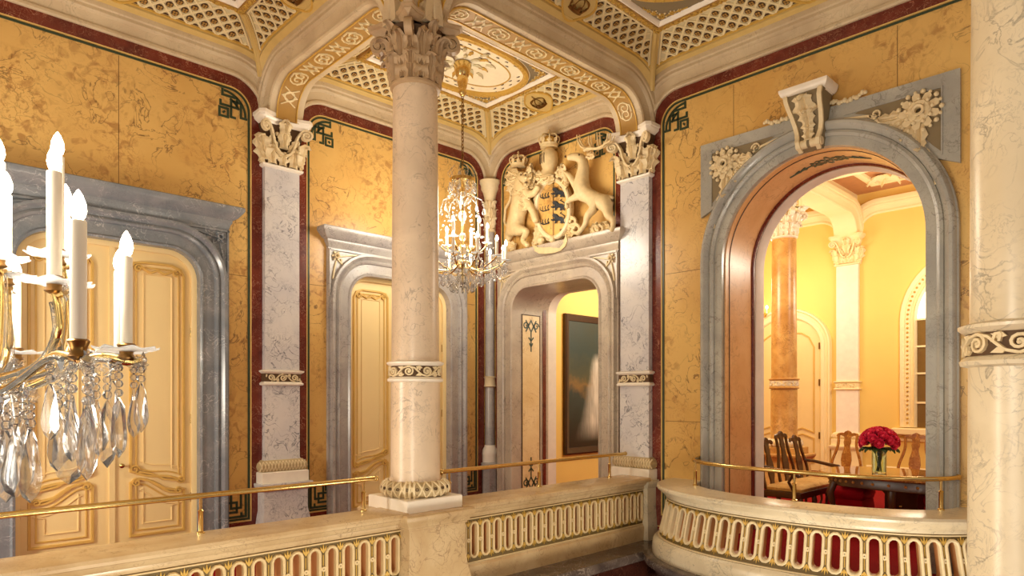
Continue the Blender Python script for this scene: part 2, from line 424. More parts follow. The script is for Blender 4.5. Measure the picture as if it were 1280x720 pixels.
mb = MB(); plate(mb, FL, [(-5, -3), (-5, 7.2), (9.06, 7.2), (9.06, -3)], [opening(D1), opening(D2)], -.35, 0, M_SIENA, hole_mat=M_GREY)
mb.build('wall_left', kind='structure', smooth=None)
mb = MB(); plate(mb, FR, [(-4, -3), (-4, 7.2), (A, 7.2), (A, -3)], [opening(D3), round_arch(AY, AW, 0, ASPR)], -.84, 0, M_SIENA, hole_mat=M_GREYW)
mb.build('wall_right', kind='structure', smooth=30)
mb = MB(); plate(mb, FR, [(-4, -.1), (-4, 7.2), (A, 7.2), (A, -.1)], [opening(D3, DH, DTOP + .02), round_arch(AY, AW + .02, 0, ASPR)], -1.06, -.845, M_SALON, hole_mat=M_WHITE)
mb.build('wall_salon_front', kind='structure', smooth=30)

mb = MB()
box(mb, -5, B, 5.5, A, -.15, 0, M_CARPET); mb.build('floor', kind='structure', smooth=None)
mb = MB(); box(mb, B - .01, XB, -4, A, -.14, .004, M_CARPET); mb.build('floor_salon', kind='structure', smooth=None)
mb = MB(); box(mb, -5, B, -4, 5.35, -3.1, -3, M_DRED); mb.build('floor_stairwell', kind='structure', smooth=None)
mb = MB(); box(mb, -5, 7.9, -4, .7, -.2, 0, M_CARPET); mb.build('floor_near_landing', kind='structure', smooth=None)

# ------------------------------------------------------------------ cornice ribs, red bands, inlay lines, frets
RIB = [(0, 0), (0, .03), (.02, .045), (.05, .045), (.06, .03), (.075, .03), (.16, .06), (.17, .085), (.19, .10), (.225, .10), (.24, .115), (.27, .12), (.33, .12), (.33, 0)]
def rib(mb, fr, u0, u1, d0=.25, d1=.25, r=.43, mat=None, eps=0):
    sweep(mb, fr, arch_path(u0 + d0, u1 - d1, ZS, ZT, r, 10), [(o, w + (eps if w > 0 else 0)) for o, w in RIB], mat or M_RIB)
def fret(mb, fr, u, v, su, sv, s, arc):
    def q(pts): return [(u + su * a * s, v + sv * b * s) for a, b in pts]
    S = [[(0, .95), (.24, .95), (.24, .40), (.62, .40), (.62, 1.02), (.44, 1.02)], [(.95, 0), (.95, .24), (.40, .24), (.40, .62), (1.02, .62), (1.02, .44)]]
    if arc:
        S.append([(.9 + .84 * cos(a), .9 + .84 * sin(a)) for a in [pi + .5 * pi * i / 8 for i in range(9)]])
        S.append([(.9 + .62 * cos(a), .9 + .62 * sin(a)) for a in [pi * 1.12 + .26 * pi * i / 6 for i in range(7)]])
    else:
        S.append([(.05, .9), (.05, .05), (.9, .05)]); S.append([(.22, .22), (.22, .06)])
    for p in S: strip(mb, fr, q(p), .033, .001, .011, M_GREENL)
    strip(mb, fr, q([(.74, .74), (1.06, .74), (1.06, 1.06), (.74, 1.06)]), .033, .001, .011, M_GREENL, True)
    strip(mb, fr, q([(.86, .86), (.94, .94)]), .03, .001, .011, M_GREENL)
trim_no = [0]
def field(fr, u0, u1, d0=.25, d1=.25, door=None, frets=True):
    trim_no[0] += 1
    t = struct('trim_%d' % trim_no[0])
    m = MB(); rib(m, fr, u0, u1, d0, d1, eps=.003 * trim_no[0]); m.build('cornice_rib', t)
    p = arch_path(u0 + d0, u1 - d1, .03, ZT, .43, 10); cl = door is None
    if door: p = [(door[0] - door[1], .03)] + p + [(door[0] + door[1], .03)]
    m = MB(); sweep(m, fr, p, [(0, -.01), (0, .014), (-.145, .014), (-.145, -.01)], M_RED, cl); m.build('red_marble_band', t)
    m = MB(); sweep(m, fr, p, [(-.146, -.01), (-.146, .016), (-.158, .016), (-.158, -.01)], M_GOLDL, cl)
    sweep(m, fr, p, [(-.168, -.01), (-.168, .012), (-.192, .012), (-.192, -.01)], M_GREENL, cl); m.build('inlay_line', t)
    m = MB(); i = .2
    for su, uu in ((1, u0 + d0 + i), (-1, u1 - d1 - i)):
        fret(m, fr, uu, ZT - i, su, -1, .34, True)
        if frets: fret(m, fr, uu, .03 + i, su, 1, .34, False)
    m.build('green_fret', t)
    return t
def joint(fr, pts, t):
    m = MB(); strip(m, fr, pts, .007, -.001, .0015, M_UMBER); m.build('slab_joint', t, None)
f1 = field(FL, 0, XC, door=(D1, 1.31)); f2 = field(FL, XC, B, .25, .16, (D2, 1.31)); f3 = field(FR, C, A, .25, .16, (D3, 1.2), False); f4 = field(FR, .586, C, door=(AY, 1.46))
joint(FL, [(2.1, 4.31), (2.1, 5.87)], f1); joint(FL, [(3.37, 3.45), (3.62, 3.45)], f1); joint(FL, [(4.52, 3.45), (4.77, 3.45)], f2); joint(FL, [(7.42, 3.45), (7.63, 3.45)], f2)
joint(FR, [(4.64, 3.55), (5.22, 3.55)], f4); joint(FR, [(4.64, 1.5), (5.22, 1.5)], f4); joint(FR, [(4.2, 5.19), (4.2, 5.86)], f4); joint(FR, [(2.3, 5.19), (2.3, 5.86)], f4)

# ------------------------------------------------------------------ ceilings
ceil = struct('ceiling', (0, 0, 0))
mb = MB(); box(mb, -5, XR, -4, A + .2, ZC + .12, ZC + .3, M_CREAM); mb.build('ceiling_slab', ceil, None)
def z_ext(du, d0=.25):
    """height of the rib's outer edge at a distance from the support's axis"""
    rr = .43 + .32; c = d0 + .43; x = c - du
    return ZT - .43 + sqrt(max(.02, rr * rr - x * x)) if x > 0 else ZT + .32
def lattice(name, P0, along, inward, L, ends, side):
    """sloping trellis panel of one bay side. P0: corner of the bay on its axis lines; L: side length; e0, e1, e: insets of both ends and of the side"""
    P0, along, inward = Vector(P0), Vector(along), Vector(inward); (e0, i0), (e1, i1), (e, DI) = ends[0], ends[1], side
    m = MB()
    def mp(s, d, h=0):                                   # s along from P0, d inset beyond e
        du = min(s, L - s); zo = z_ext(max(.12, du)); t = min(1, d / DI)
        z = zo + (ZC - zo) * (1 - (1 - t) ** 1.6)
        p = P0 + along * s + inward * (e + d); return (p.x, p.y, z - h)
    lo = lambda d: e0 + d * i0 / DI; hi = lambda d: L - e1 - d * i1 / DI
    ns, nd = 26, 6; vs = []
    for j in range(nd + 1):
        d = DI * j / nd
        for i in range(ns + 1): vs.append(mp(lo(d) + (hi(d) - lo(d)) * i / ns, d))
    m.add(vs, [(j * (ns + 1) + i, j * (ns + 1) + i + 1, (j + 1) * (ns + 1) + i + 1, (j + 1) * (ns + 1) + i) for j in range(nd) for i in range(ns)], M_LATG)
    g = m.build('lattice_panel', ceil, 40, recalc=False)
    m = MB()
    b0, b1 = .09, DI - .035                                # borders
    def bar(p, q, w, h, mat):
        n = max(2, int((Vector(q) - Vector(p)).length / .08)); pts = [(p[0] + (q[0] - p[0]) * i / n, p[1] + (q[1] - p[1]) * i / n) for i in range(n + 1)]
        sweep(m, mp, pts, [(-w / 2, -.01), (-w / 2, h), (w / 2, h), (w / 2, -.01)], mat)
    bar((lo(.035), .035), (hi(.035), .035), .07, .03, M_YELP); bar((lo(b0), b0), (hi(b0), b0), .02, .016, M_GOLDP); bar((lo(b1), b1), (hi(b1), b1), .022, .018, M_LATR)
    bar((lo(.03) + .03, .03), (lo(DI) + .03, DI), .05, .02, M_YELP); bar((hi(.03) - .03, .03), (hi(DI) - .03, DI), .05, .02, M_YELP)
    k0 = .10
    bar((lo(b0) + k0, b0), (lo(b1) + k0, b1), .02, .018, M_LATR); bar((hi(b0) - k0, b0), (hi(b1) - k0, b1), .02, .018, M_LATR)
    pa, pd = .17, .17; mid = L / 2                        # cell: pa along, pd across, diagonal ribs
    cl = lambda d: lo(d) + k0 + .01; ch = lambda d: hi(d) - k0 - .01
    sl = pa / pd
    for k in range(-30, 31):
        for sg in (1, -1):
            s_at = lambda d: mid + (k + .5) * pa + sg * sl * (d - b0 - .0)
            ds = [b0 + (b1 - b0) * i / 24 for i in range(25)]
            ok = [d for d in ds if cl(d) <= s_at(d) <= ch(d)]
            if len(ok) > 1: bar((s_at(ok[0]), ok[0]), (s_at(ok[-1]), ok[-1]), .022, .014, M_LATR)
    plq = lambda s, d: hypot(s - mid, (d - DI * .52) * 1.1) < .27
    for j in range(0, 12):
        d = b0 + pd / 2 * j
        for k in range(-30, 31):
            s = mid + (k + (.5 if j % 2 else 0)) * pa + pa / 2 * (1 if True else 0)
            s = mid + k * pa + (pa / 2 if j % 2 == 0 else 0) + pa / 2
            if not (cl(d) + .03 < s < ch(d) - .03) or plq(s, d): continue
            rr = .043
            if d - b0 < .06 or b1 - d < .06:
                if d - b0 < .02 or b1 - d < .02: 
                    sg = 1 if d - b0 < .02 else -1
                    oc = [(s + rr * .8 * cos(a), d + sg * (.02 + rr * .6 * sin(a))) for a in [pi * i / 5 for i in range(6)]]
                    m.add([mp(x, y, .008) for x, y in oc], [tuple(range(6))], M_ROS)
                continue
            oc = [(s + rr * cos(2 * pi * i / 10), d + rr * sin(2 * pi * i / 10)) for i in range(10)]
            m.add([mp(x, y, .008) for x, y in oc], [tuple(range(10))], M_ROS)
            for q in range(4):
                a = pi / 4 + q * pi / 2; cx, cy = s + .021 * cos(a), d + .021 * sin(a)
                m.add([mp(cx + .0145 * cos(b), cy + .0145 * sin(b), .016) for b in [2 * pi * i / 6 for i in range(6)]], [tuple(range(6))], M_OCHRE)
    # plaque
    n = 26; oc = [(mid + .24 * cos(2 * pi * i / n) * (1 + .06 * cos(8 * pi * i / n)), DI * .52 + min(.22, DI * .42) * sin(2 * pi * i / n) * (1 + .06 * cos(8 * pi * i / n))) for i in range(n)]
    m.add([mp(x, y, .02) for x, y in oc], [tuple(range(n))], M_YELP)
    sweep(m, mp, oc, [(-.012, 0), (-.012, .032), (.012, .032), (.012, 0)], M_GOLDP, True)
    m.build('lattice_rosettes', ceil, 40, recalc=False)
    m = MB(); p = Vector(mp(mid, DI * .52 + .10, .03)); p2 = Vector(mp(mid, DI * .52 - .1, .03)); n_ = Vector((0, 0, -1))
    xx = along; yy = (p - p2).normalized(); zz = xx.cross(yy)
    if zz.z > 0: xx = -xx; zz = -zz
    crown(m, Matrix((( xx.x, zz.x * .45, -yy.x * -1, p2.x), (xx.y, zz.y * .45, yy.y, p2.y), (xx.z, zz.z * .45, yy.z, p2.z), (0, 0, 0, 1))) @ T(0, 0, .0) @ Matrix.Scale(.135, 4) @ T(0, 0, .1), 1, M_BRONZE)
    m.build('crown_boss', ceil, 40)
def bay(x0, x1, y0, y1, ex0, ex1, ey0, ey1, oval=True):
    Lx, Ly = x1 - x0, y1 - y0
    WALL, BEAM = (.12, .58), (.32, .46); ex0, ex1, ey0, ey1 = [WALL if k else BEAM for k in (ex0, ex1, ey0, ey1)]
    lattice('s', (x0, y0, 0), (1, 0, 0), (0, 1, 0), Lx, (ex0, ex1), ey0)
    lattice('n', (x0, y1, 0), (1, 0, 0), (0, -1, 0), Lx, (ex0, ex1), ey1)
    lattice('w', (x0, y0, 0), (0, 1, 0), (1, 0, 0), Ly, (ey0, ey1), ex0)
    lattice('e', (x1, y0, 0), (0, 1, 0), (-1, 0, 0), Ly, (ey0, ey1), ex1)
    # hips
    m = MB()
    for (x, ex, sx) in ((x0, ex0, 1), (x1, ex1, -1)):
        for (y, ey, sy) in ((y0, ey0, 1), (y1, ey1, -1)):
            pts = []
            for i in range(9):
                t_ = i / 8; dx, dy = ex[0] + ex[1] * t_, ey[0] + ey[1] * t_; zo = min(z_ext(max(.12, dx)), z_ext(max(.12, dy)))
                pts.append((x + sx * dx, y + sy * dy, zo + (ZC - zo) * (1 - (1 - t_) ** 1.6) - .012))
            tube(m, pts, .035, M_YELP, 6)
    m.build('hip_moulding', ceil)
    a0, a1, c0, c1 = x0 + sum(ex0), x1 - sum(ex1), y0 + sum(ey0), y1 - sum(ey1)
    fr = lambda u, v, w: (u, v, ZC - w)
    m = MB(); box(m, a0 - .02, a1 + .02, c0 - .02, c1 + .02, ZC - .004, ZC + .05, M_CREAM); m.build('ceiling_panel', ceil, None)
    m = MB(); rp = rect(a0, a1, c0, c1)
    sweep(m, fr, rp, [(0, 0), (-.01, .04), (-.05, .05), (-.09, .04), (-.1, 0)], M_OCHRE, True)
    for k in range(4):
        p, q = rp[k], rp[(k + 1) % 4]; pf = PathFrame(fr, [p, q])
        for pl in scroll_run(pf.len, .07, .13): strip(m, lambda u, v, w, pf=pf: fr(*[pf.at(u)[0][i] - pf.at(u)[1][i] * (.05 + v) for i in (0, 1)], w), pl, .014, .045, .058, M_GOLDP)
    m.build('gilt_border', ceil)
    m = MB(); sweep(m, fr, rp, [(-.1, 0), (-.105, .045), (-.125, .05), (-.15, .03), (-.16, 0)], M_WHITE, True); m.build('white_moulding', ceil)
    cx, cy, rx, ry = (a0 + a1) / 2, (c0 + c1) / 2, (a1 - a0) / 2 - .17, (c1 - c0) / 2 - .17
    def ov(k, n=64): return [(cx + (rx - k) * math.copysign(abs(cos(2 * pi * i / n)) ** .82, cos(2 * pi * i / n)), cy - (ry - k) * math.copysign(abs(sin(2 * pi * i / n)) ** .82, sin(2 * pi * i / n))) for i in range(n)]
    m = MB(); sweep(m, fr, ov(0), [(0, 0), (-.01, .05), (-.045, .06), (-.08, .05), (-.09, 0)], M_GOLDP, True)
    o = ov(.045)
    for i in range(0, 64):
        p, q = o[i], o[(i + 1) % 64]; ball(m, fr((p[0] + q[0]) / 2, (p[1] + q[1]) / 2, .055), .018, M_GOLDP, 6, 4)
    sweep(m, fr, ov(.26), [(0, 0), (0, .012), (-.02, .012), (-.02, 0)], M_GOLDP, True)
    m.build('oval_moulding', ceil)
    for sx in (-1, 1):
        for sy in (-1, 1):
            m = MB(); kx, ky = cx + sx * ((a1 - a0) / 2 - .165), cy + sy * ((c1 - c0) / 2 - .165)
            P = lambda u, v: (kx - sx * u, ky - sy * v)          # u, v from the corner inwards
            arc = [(x, y) for x, y in ov(-.012, 160) if (x - cx) * sx > 0 and (y - cy) * sy > 0]
            arc = sorted([(abs(kx - x), abs(ky - y)) for x, y in arc]); lx = min(.62, rx * .8); ly = min(.62, ry * .8); arc = [q for q in arc if q[0] < lx and q[1] < ly]
            if len(arc) > 2:
                poly = [P(0, 0), P(0, arc[0][1])] + [P(*q) for q in arc] + [P(arc[-1][0], 0)]
                plate(m, fr, poly, [], .002, .010, M_GROUND, back=False)
            for (u, v, r_, tn) in ((.085, .085, .05, 1.5), (.21, .055, .036, 1.3), (.055, .21, .036, 1.3), (.30, .035, .022, 1.1), (.035, .30, .022, 1.1)):
                strip(m, fr, [P(u + x, v + y) for x, y in spiral(0, 0, r_, r_ * .2, pi, tn, 16)], .016, .002, .026, M_GOLDP)
                for k in range(5):
                    an = 2 * pi * k / 5; ball(m, fr(*P(u + r_ * 1.05 * cos(an), v + r_ * 1.05 * sin(an)), .012), r_ * .3, M_LATR, 6, 4)
            for u0, v0, u1, v1 in ((.12, .05, .40, .02), (.05, .12, .02, .40)): strip(m, fr, [P(u0 + (u1 - u0) * i / 8, v0 + (v1 - v0) * i / 8 + .012 * sin(i * 1.6)) for i in range(9)], .014, .002, .022, M_GOLDP)
            m.build('corner_carving', ceil)
    return cx, cy
bay(XC, B, C, A, 0, 1, 0, 1)
bay(0, XC, C, A, 0, 0, 0, 1)
bay(XC, B, .586, C, 0, 1, 0, 0)
bay(0, XC, .586, C, 0, 0, 0, 0)

# ------------------------------------------------------------------ arched beams between columns
beam_no = [0]
def beam(axis, c, u0, u1, d0=.22, d1=.22, hw=.2, mat=None, rmat=None, orn=True, top=None):
    beam_no[0] += 1
    t = struct('trim_%d' % (trim_no[0] + beam_no[0]))
    fr = (lambda u, v, w: (u, c + w, v)) if axis == 'x' else (lambda u, v, w: (c + w, u, v))
    frn = (lambda u, v, w: (u, c - w, v)) if axis == 'x' else (lambda u, v, w: (c - w, u, v))
    p = arch_path(u0 + d0, u1 - d1, ZS, ZT, .43, 10); zt = top or ZC + .15
    m = MB(); plate(m, fr, p + [(u1, ZS), (u1, zt), (u0, zt), (u0, ZS)], [], -hw, hw, mat or M_RIB); m.build('arch_beam', t)
    for f in (fr, frn):
        m = MB(); sweep(m, lambda u, v, w, f=f: f(u, v, w + hw), p, [(o, w + (.002 * beam_no[0] if w > 0 else 0)) for o, w in RIB], rmat or M_RIB); m.build('beam_moulding', t)
    if orn:
        pf = PathFrame(fr, p); m = MB()
        sweep(m, fr, p, [(.01, -.145), (-.008, -.145), (-.008, .145), (.01, .145)], M_OCHRE); m.build('soffit_ground', t)
        m = MB()
        for k in (-.14, .14): strip(m, pf, [(pf.len * i / 60, k) for i in range(61)], .016, .006, .02, M_GOLDP)
        for pl in strap_run(pf.len - .3, .24, .32):
            q = [(u + .15, v) for u, v in pl]; q2 = [q[0]]
            for a, b in zip(q, q[1:]):
                n = max(1, int(hypot(b[0] - a[0], b[1] - a[1]) / .06)); q2 += [(a[0] + (b[0] - a[0]) * i / n, a[1] + (b[1] - a[1]) * i / n) for i in range(1, n + 1)]
            strip(m, pf, q2, .02, .006, .022, M_LATR)
        m.build('soffit_strapwork', t)
    return t
beam('x', C, XC, B); beam('y', XC, C, A); beam('x', C, 0, XC); beam('y', XC, .586, C)
beam('x', .586, XC, B); beam('x', .586, 0, XC); beam('y', 0, C, A); beam('y', 0, .586, C)

# ------------------------------------------------------------------ doors
def umould(fr_is_left, u0, u1, prof, mat, m, d=.05):
    """moulding with returns on a wall: prof (offset, z)"""
    if fr_is_left: path = [(u1, A + .02), (u1, A - d), (u0, A - d), (u0, A + .02)]
    else: path = [(B + .02, u0), (B - d, u0), (B - d, u1), (B + .02, u1)]
    hmould(m, path, prof, mat, closed=False)
CORN = [(0, 4.0), (.02, 4.03), (.03, 4.07), (.05, 4.10), (.05, 4.13), (.10, 4.16), (.15, 4.22), (.17, 4.25), (.17, 4.29), (.16, 4.30)]
def rosette(m, fr, u, v, r, mat, petals=8):
    for k in range(petals):
        a = 2 * pi * k / petals; q = [(u + r * (.3 + .5 * s) * cos(a + b), v + r * (.3 + .5 * s) * sin(a + b)) for s, b in ((0, 0), (.6, -.32), (1.2, -.2), (1.4, 0), (1.2, .2), (.6, .32))]
        plate(m, fr, q, [], 0, .035, mat, back=False)
    n = 12; sweep(m, fr, [(u + r * .3 * cos(2 * pi * i / n), v + r * .3 * sin(2 * pi * i / n)) for i in range(n)], [(.04 * r, 0), (0, .05), (-.2 * r, .06), (-.28 * r, .045)], mat, True)
def door_case(no, fr, left, c, mat, leaves=True, spmat=None, mir=1):
    t = struct('door_%d' % no)
    ow = 1.31; p = opening(c)
    m = MB(); plate(m, fr, [(c - ow, 0), (c - ow, 4.02), (c + ow, 4.02), (c + ow, 0)] + p[::-1], [], -.01, .06, mat); m.build('architrave', t)
    m = MB(); sweep(m, fr, p, [(-.006, -.3 if not leaves else -.05), (-.006, .075), (.02, .085), (.04, .06), (.04, -.3 if not leaves else -.05)], mat); sweep(m, fr, p, [(.17, .05), (.18, .09), (.205, .105), (.23, .09), (.24, .075), (.26, .10), (.285, .125), (.32, .125), (.33, .05)], mat); m.build('arch_moulding', t)
    m = MB(); umould(left, c - ow + .02, c + ow - .02, CORN, mat, m); m.build('cornice', t)
    for s in (-1, 1):
        m = MB(); u, v = c + s * (ow - .12), 3.9; rosette(m, lambda a, b, w: fr(a, b, w + .06), u, v, .075, spmat or M_CARVE, 6)
        for q in ([(u - s * .07, v), (u - s * .2, v + .03), (u - s * .34, v + .055)], [(u, v - .07), (u + s * .03, v - .2), (u + s * .055, v - .34)], [(u - s * .04, v - .06), (u - s * .09, v - .10), (u - s * .08, v - .03)]):
            strip(m, fr, q, .025, .055, .085, spmat or M_CARVE)
        strip(m, fr, [(c + s * (ow - .02), 3.3), (c + s * (ow - .02), 4.0)], .03, .055, .085, mat); strip(m, fr, [(c + s * .7, 3.99), (c + s * ow, 3.99)], .03, .055, .085, mat)
        m.build('spandrel_carving', t)
    if leaves:
        m = MB(); sweep(m, fr, p, [(.02, -.10), (-.055, -.10), (-.065, -.085), (-.065, -.06), (-.03, -.045), (.02, -.045)], M_DOOR); m.build('door_frame', t)
        for s in (-1, 1):
            f = lambda u, v, w, s=s: fr(c + s * u, v, w)
            m = MB(); plate(m, f, [(.004, .01), (.94, .01), (.94, 3.72), (.004, 3.72)], [], -.16, -.10, M_DOOR); lf = m.build('door_leaf', t, None)
            g = lambda u, v, w, f=f: f(u, v, w - .10)
            def S(u0, z0, u1, z1, n=12):   # S curve
                return [(u0 + (u1 - u0) * i / n, z0 + (z1 - z0) * (.5 - .5 * cos(pi * i / n)) + .035 * sin(2 * pi * i / n)) for i in range(n + 1)]
            m = MB()
            up = [(.20, .94), (.20, 3.40), (.24, 3.46), (.36, 3.48), (.66, 3.48), (.76, 3.44), (.80, 3.36), (.80, .80)] + S(.80, .78, .20, .94)[1:-1]
            lo_ = [(.20, .16), (.20, .80)] + S(.20, .82, .80, .66)[1:] + [(.80, .16)]
            for q in (up, lo_):
                strip(m, g, q, .034, -.002, .026, M_DOORG, True); 
                cx_ = .5; cz_ = sum(y for _, y in q) / len(q)
                sweep(m, g, q, [(-.05, 0), (-.05, .012), (-.06, .016), (-.07, .012), (-.07, 0)] if True else [], M_DOORG, True)
                sweep(m, g, q, [(-.13, 0), (-.13, .012), (-.14, .014), (-.15, 0)], M_DOORP, True)
            for (a, b, rr, st) in ((.24, .96, .055, 0), (.77, .80, .05, pi), (.26, .80, .05, pi / 2), (.74, .66, .045, 0), (.28, 3.40, .05, 0), (.72, 3.40, .05, pi)):
                strip(m, g, spiral(a, b, rr, .012, st, 1.4, 14), .022, 0, .034, M_DOORG)
            for pl in ([(.28, .93), (.42, .90), (.56, .82), (.72, .79)], [(.30, .84), (.44, .80), (.58, .70), (.72, .67)], [(.30, 3.42), (.42, 3.36), (.5, 3.40), (.58, 3.36), (.70, 3.42)]): strip(m, g, pl, .03, 0, .03, M_DOORG)
            m.build('panel_moulding', lf, 40)
        m = MB(); plate(m, fr, [(c - .03, .01), (c + .03, .01), (c + .03, 3.66), (c - .03, 3.66)], [], -.11, -.075, M_DOOR); m.build('meeting_stile', t, None)
        for z in (.5, 1.5, 2.6): 
            for s in (-1, 1): m = MB(); tube(m, [fr(c + s * .89, z, -.09), fr(c + s * .89, z + .12, -.09)], .012, M_BRASS, 8); m.build('hinge', t)
        m = MB(); lathe(m, [(.0, 0), (.012, 0), (.012, .04), (.028, .06), (.028, .08), (0, .09)], 12, M_BRASS, fr=lambda a, b, d: fr(c + mir * .09 + a, 1.02 + b, -.1 + d)); m.build('door_knob', t)
    return t
door_case(1, FL, True, D1, M_BLUE, spmat=M_BLUE); door_case(2, FL, True, D2, M_GREY)
d3 = door_case(3, FR, False, D3, M_GREYW, False)
# inlaid panels of the passage behind door 3
for yy, s in ((D3 + DH, -1), (D3 - DH, 1)):
    f = plane_y(yy, s); m = MB()
    plate(m, f, [(8.16, .12), (8.16, 3.28), (8.62, 3.28), (8.62, .12)], [], -.01, .012, M_PALE)
    sweep(m, f, rect(8.16, 8.62, .12, 3.28), [(0, 0), (0, .016), (-.016, .016), (-.016, 0)], M_ROS, True)
    for z, sg in ((3.18, -1), (.22, 1)):
        for pl in ([(8.26, z), (8.39, z + sg * .2), (8.52, z)], [(8.26, z + sg * .2), (8.39, z), (8.52, z + sg * .2)], [(8.39, z + sg * .2), (8.39, z + sg * .55)], [(8.33, z + sg * .3), (8.39, z + sg * .36), (8.45, z + sg * .3)], [(8.35, z + sg * .4), (8.39, z + sg * .46), (8.43, z + sg * .4)]):
            strip(m, f, pl, .03, .008, .018, M_GREENL)
        for k in (-1, 1): strip(m, f, spiral(8.39 + k * .13, z + sg * .1, .07, .02, 0, 1.2, 12), .026, .008, .018, M_GREENL)
    m.build('inlaid_jamb_panel', d3)
    m = MB(); plate(m, f, [(8.70, 0), (8.70, 3.4), (8.78, 3.4), (8.78, 0)], [], -.01, .01, M_RED); m.build('red_marble_strip', d3)

# ------------------------------------------------------------------ the big arch
t = struct('trim_20'); ap = round_arch(AY, AW, 0, ASPR, 36)
def apo(k): return round_arch(AY, AW + k, 0, ASPR, 36)
m = MB(); sweep(m, FR, ap, [(.0, -.01), (.0, .05), (.10, .05), (.105, .075), (.135, .09), (.165, .075), (.17, .06), (.19, .10), (.225, .13), (.255, .13), (.275, .11), (.285, .075), (.30, .065), (.30, -.01)], M_GREEN); m.build('arch_architrave', t)
ow = 1.466; zt_ = 5.18; zb_ = 4.22
io = apo(.29)[1:-1]
cut = [p for p in io if p[1] > zb_]
m = MB(); plate(m, FR, [(AY - ow, zb_), (AY - ow, zt_), (AY + ow, zt_), (AY + ow, zb_)] + cut[::-1], [], -.01, .045, M_GREEN)
m.build('spandrel_slab', t)
g = lambda a, b, w: FR(a, b, w + .045)
for s in (-1, 1):
    m = MB(); strip(m, g, [(AY + s * (ow - .16), zb_ + .12), (AY + s * (ow - .16), zt_ - .14), (AY + s * .35, zt_ - .14)], .02, -.002, .012, M_GREEN)
    arc = [(AY + s * 1.50 * cos(a), ASPR + 1.50 * sin(a)) for a in [.62 + (.80) * i / 10 for i in range(11)]]
    q = [(AY + s * (ow - .17), zb_ + .16)] + [(x, y) for x, y in arc if y < zt_ - .16 and abs(x - AY) < ow - .18] + [(AY + s * .5, zt_ - .15), (AY + s * (ow - .17), zt_ - .15)]
    plate(m, g, q if s > 0 else q[::-1], [], -.001, .004, M_GROUND, back=False)
    m.build('recessed_ground', t)
for s in (-1, 1):
    m = MB(); cu, cv = AY + s * (ow - .36), zt_ - .34
    gg = lambda u, v, w: FR(u, v, w + .05)
    rosette(m, gg, cu, cv, .20, M_CARVE, 9); rosette(m, lambda u, v, w: gg(u, v, w + .03), cu, cv, .11, M_CARVE, 6)
    for k in range(18): ball(m, gg(cu + .205 * cos(k * pi / 9), cv + .205 * sin(k * pi / 9), .02), .026 if k % 2 else .019, M_CARVE, 7, 5)
    for k in range(9): ball(m, gg(cu + .125 * cos(k * pi / 4.5 + .2), cv + .125 * sin(k * pi / 4.5 + .2), .05), .022, M_CARVE, 7, 5)
    for (a, L_, wd) in ((pi if s > 0 else 0, .24, .13), (-pi / 2, .28, .13), (-pi / 2 - s * .55, .17, .11), ((pi if s > 0 else 0) + s * .4, .17, .11)):
        du, dv = cos(a), sin(a); base = Vector((cu + du * .15, cv + dv * .15))
        Mx = Matrix(((0, -1, 0, 8 - .055), (dv * 1.0, 0, du, base.x), (-du, 0, dv, base.y), (0, 0, 0, 1)))
        leaf(m, Mx, wd, L_, M_CARVE, .5, 8, 3)
    strip(m, gg, [(cu - s * .38, cv + .05), (cu - s * .5, cv + .1), (cu - s * .62, cv + .12), (cu - s * .75, cv + .14)], .035, 0, .03, M_CARVE); strip(m, gg, spiral(cu - s * .42, cv + .10, .06, .015, 0, 1.3 * s, 14), .022, 0, .03, M_CARVE)
    strip(m, gg, [(cu + s * .04, cv - .38), (cu + s * .08, cv - .5), (cu + s * .13, cv - .64), (cu + s * .155, cv - .8)], .035, 0, .03, M_CARVE); strip(m, gg, spiral(cu + s * .05, cv - .45, .06, .015, 0, 1.3 * s, 14), .022, 0, .03, M_CARVE)
    m.build('spandrel_flower', t)
# reveal: orange marble, ornaments, dark red ring
m = MB(); sweep(m, FR, ap, [(.02, -.03), (-.012, -.03), (-.012, -.74), (.02, -.74)], M_ORANGE); sweep(m, FR, ap, [(.0, -.12), (-.018, -.12), (-.018, -.135), (0, -.135)], M_ROS); m.build('reveal_lining', t)
m = MB(); sweep(m, FR, ap, [(.02, -.74), (-.025, -.74), (-.035, -.765), (-.035, -.80), (-.015, -.83), (.02, -.83)], M_RED); m.build('reveal_red_ring', t)
m = MB(); sweep(m, FR, ap, [(.03, -.83), (-.03, -.83), (-.045, -.86), (-.045, -1.05), (.03, -1.05)], M_PINKW); m.build('reveal_white_ring', t)
pf = PathFrame(FR, ap); m = MB(); mid = pf.len / 2
for du in (-1, 1):
    for pl in ([(0, -.44), (.12, -.36), (.22, -.44), (.12, -.52), (0, -.44)], [(.06, -.36), (.2, -.52)], [(.06, -.52), (.2, -.36)], [(.22, -.44), (.5, -.44)], [(.28, -.40), (.34, -.44), (.28, -.48)], [(.36, -.41), (.42, -.44), (.36, -.47)], [(.0, -.30), (.05, -.44), (0, -.58)]):
        strip(m, pf, [(mid + du * a, b) for a, b in pl], .03, .01, .018, M_GREENL)
m.build('reveal_ornament', t)
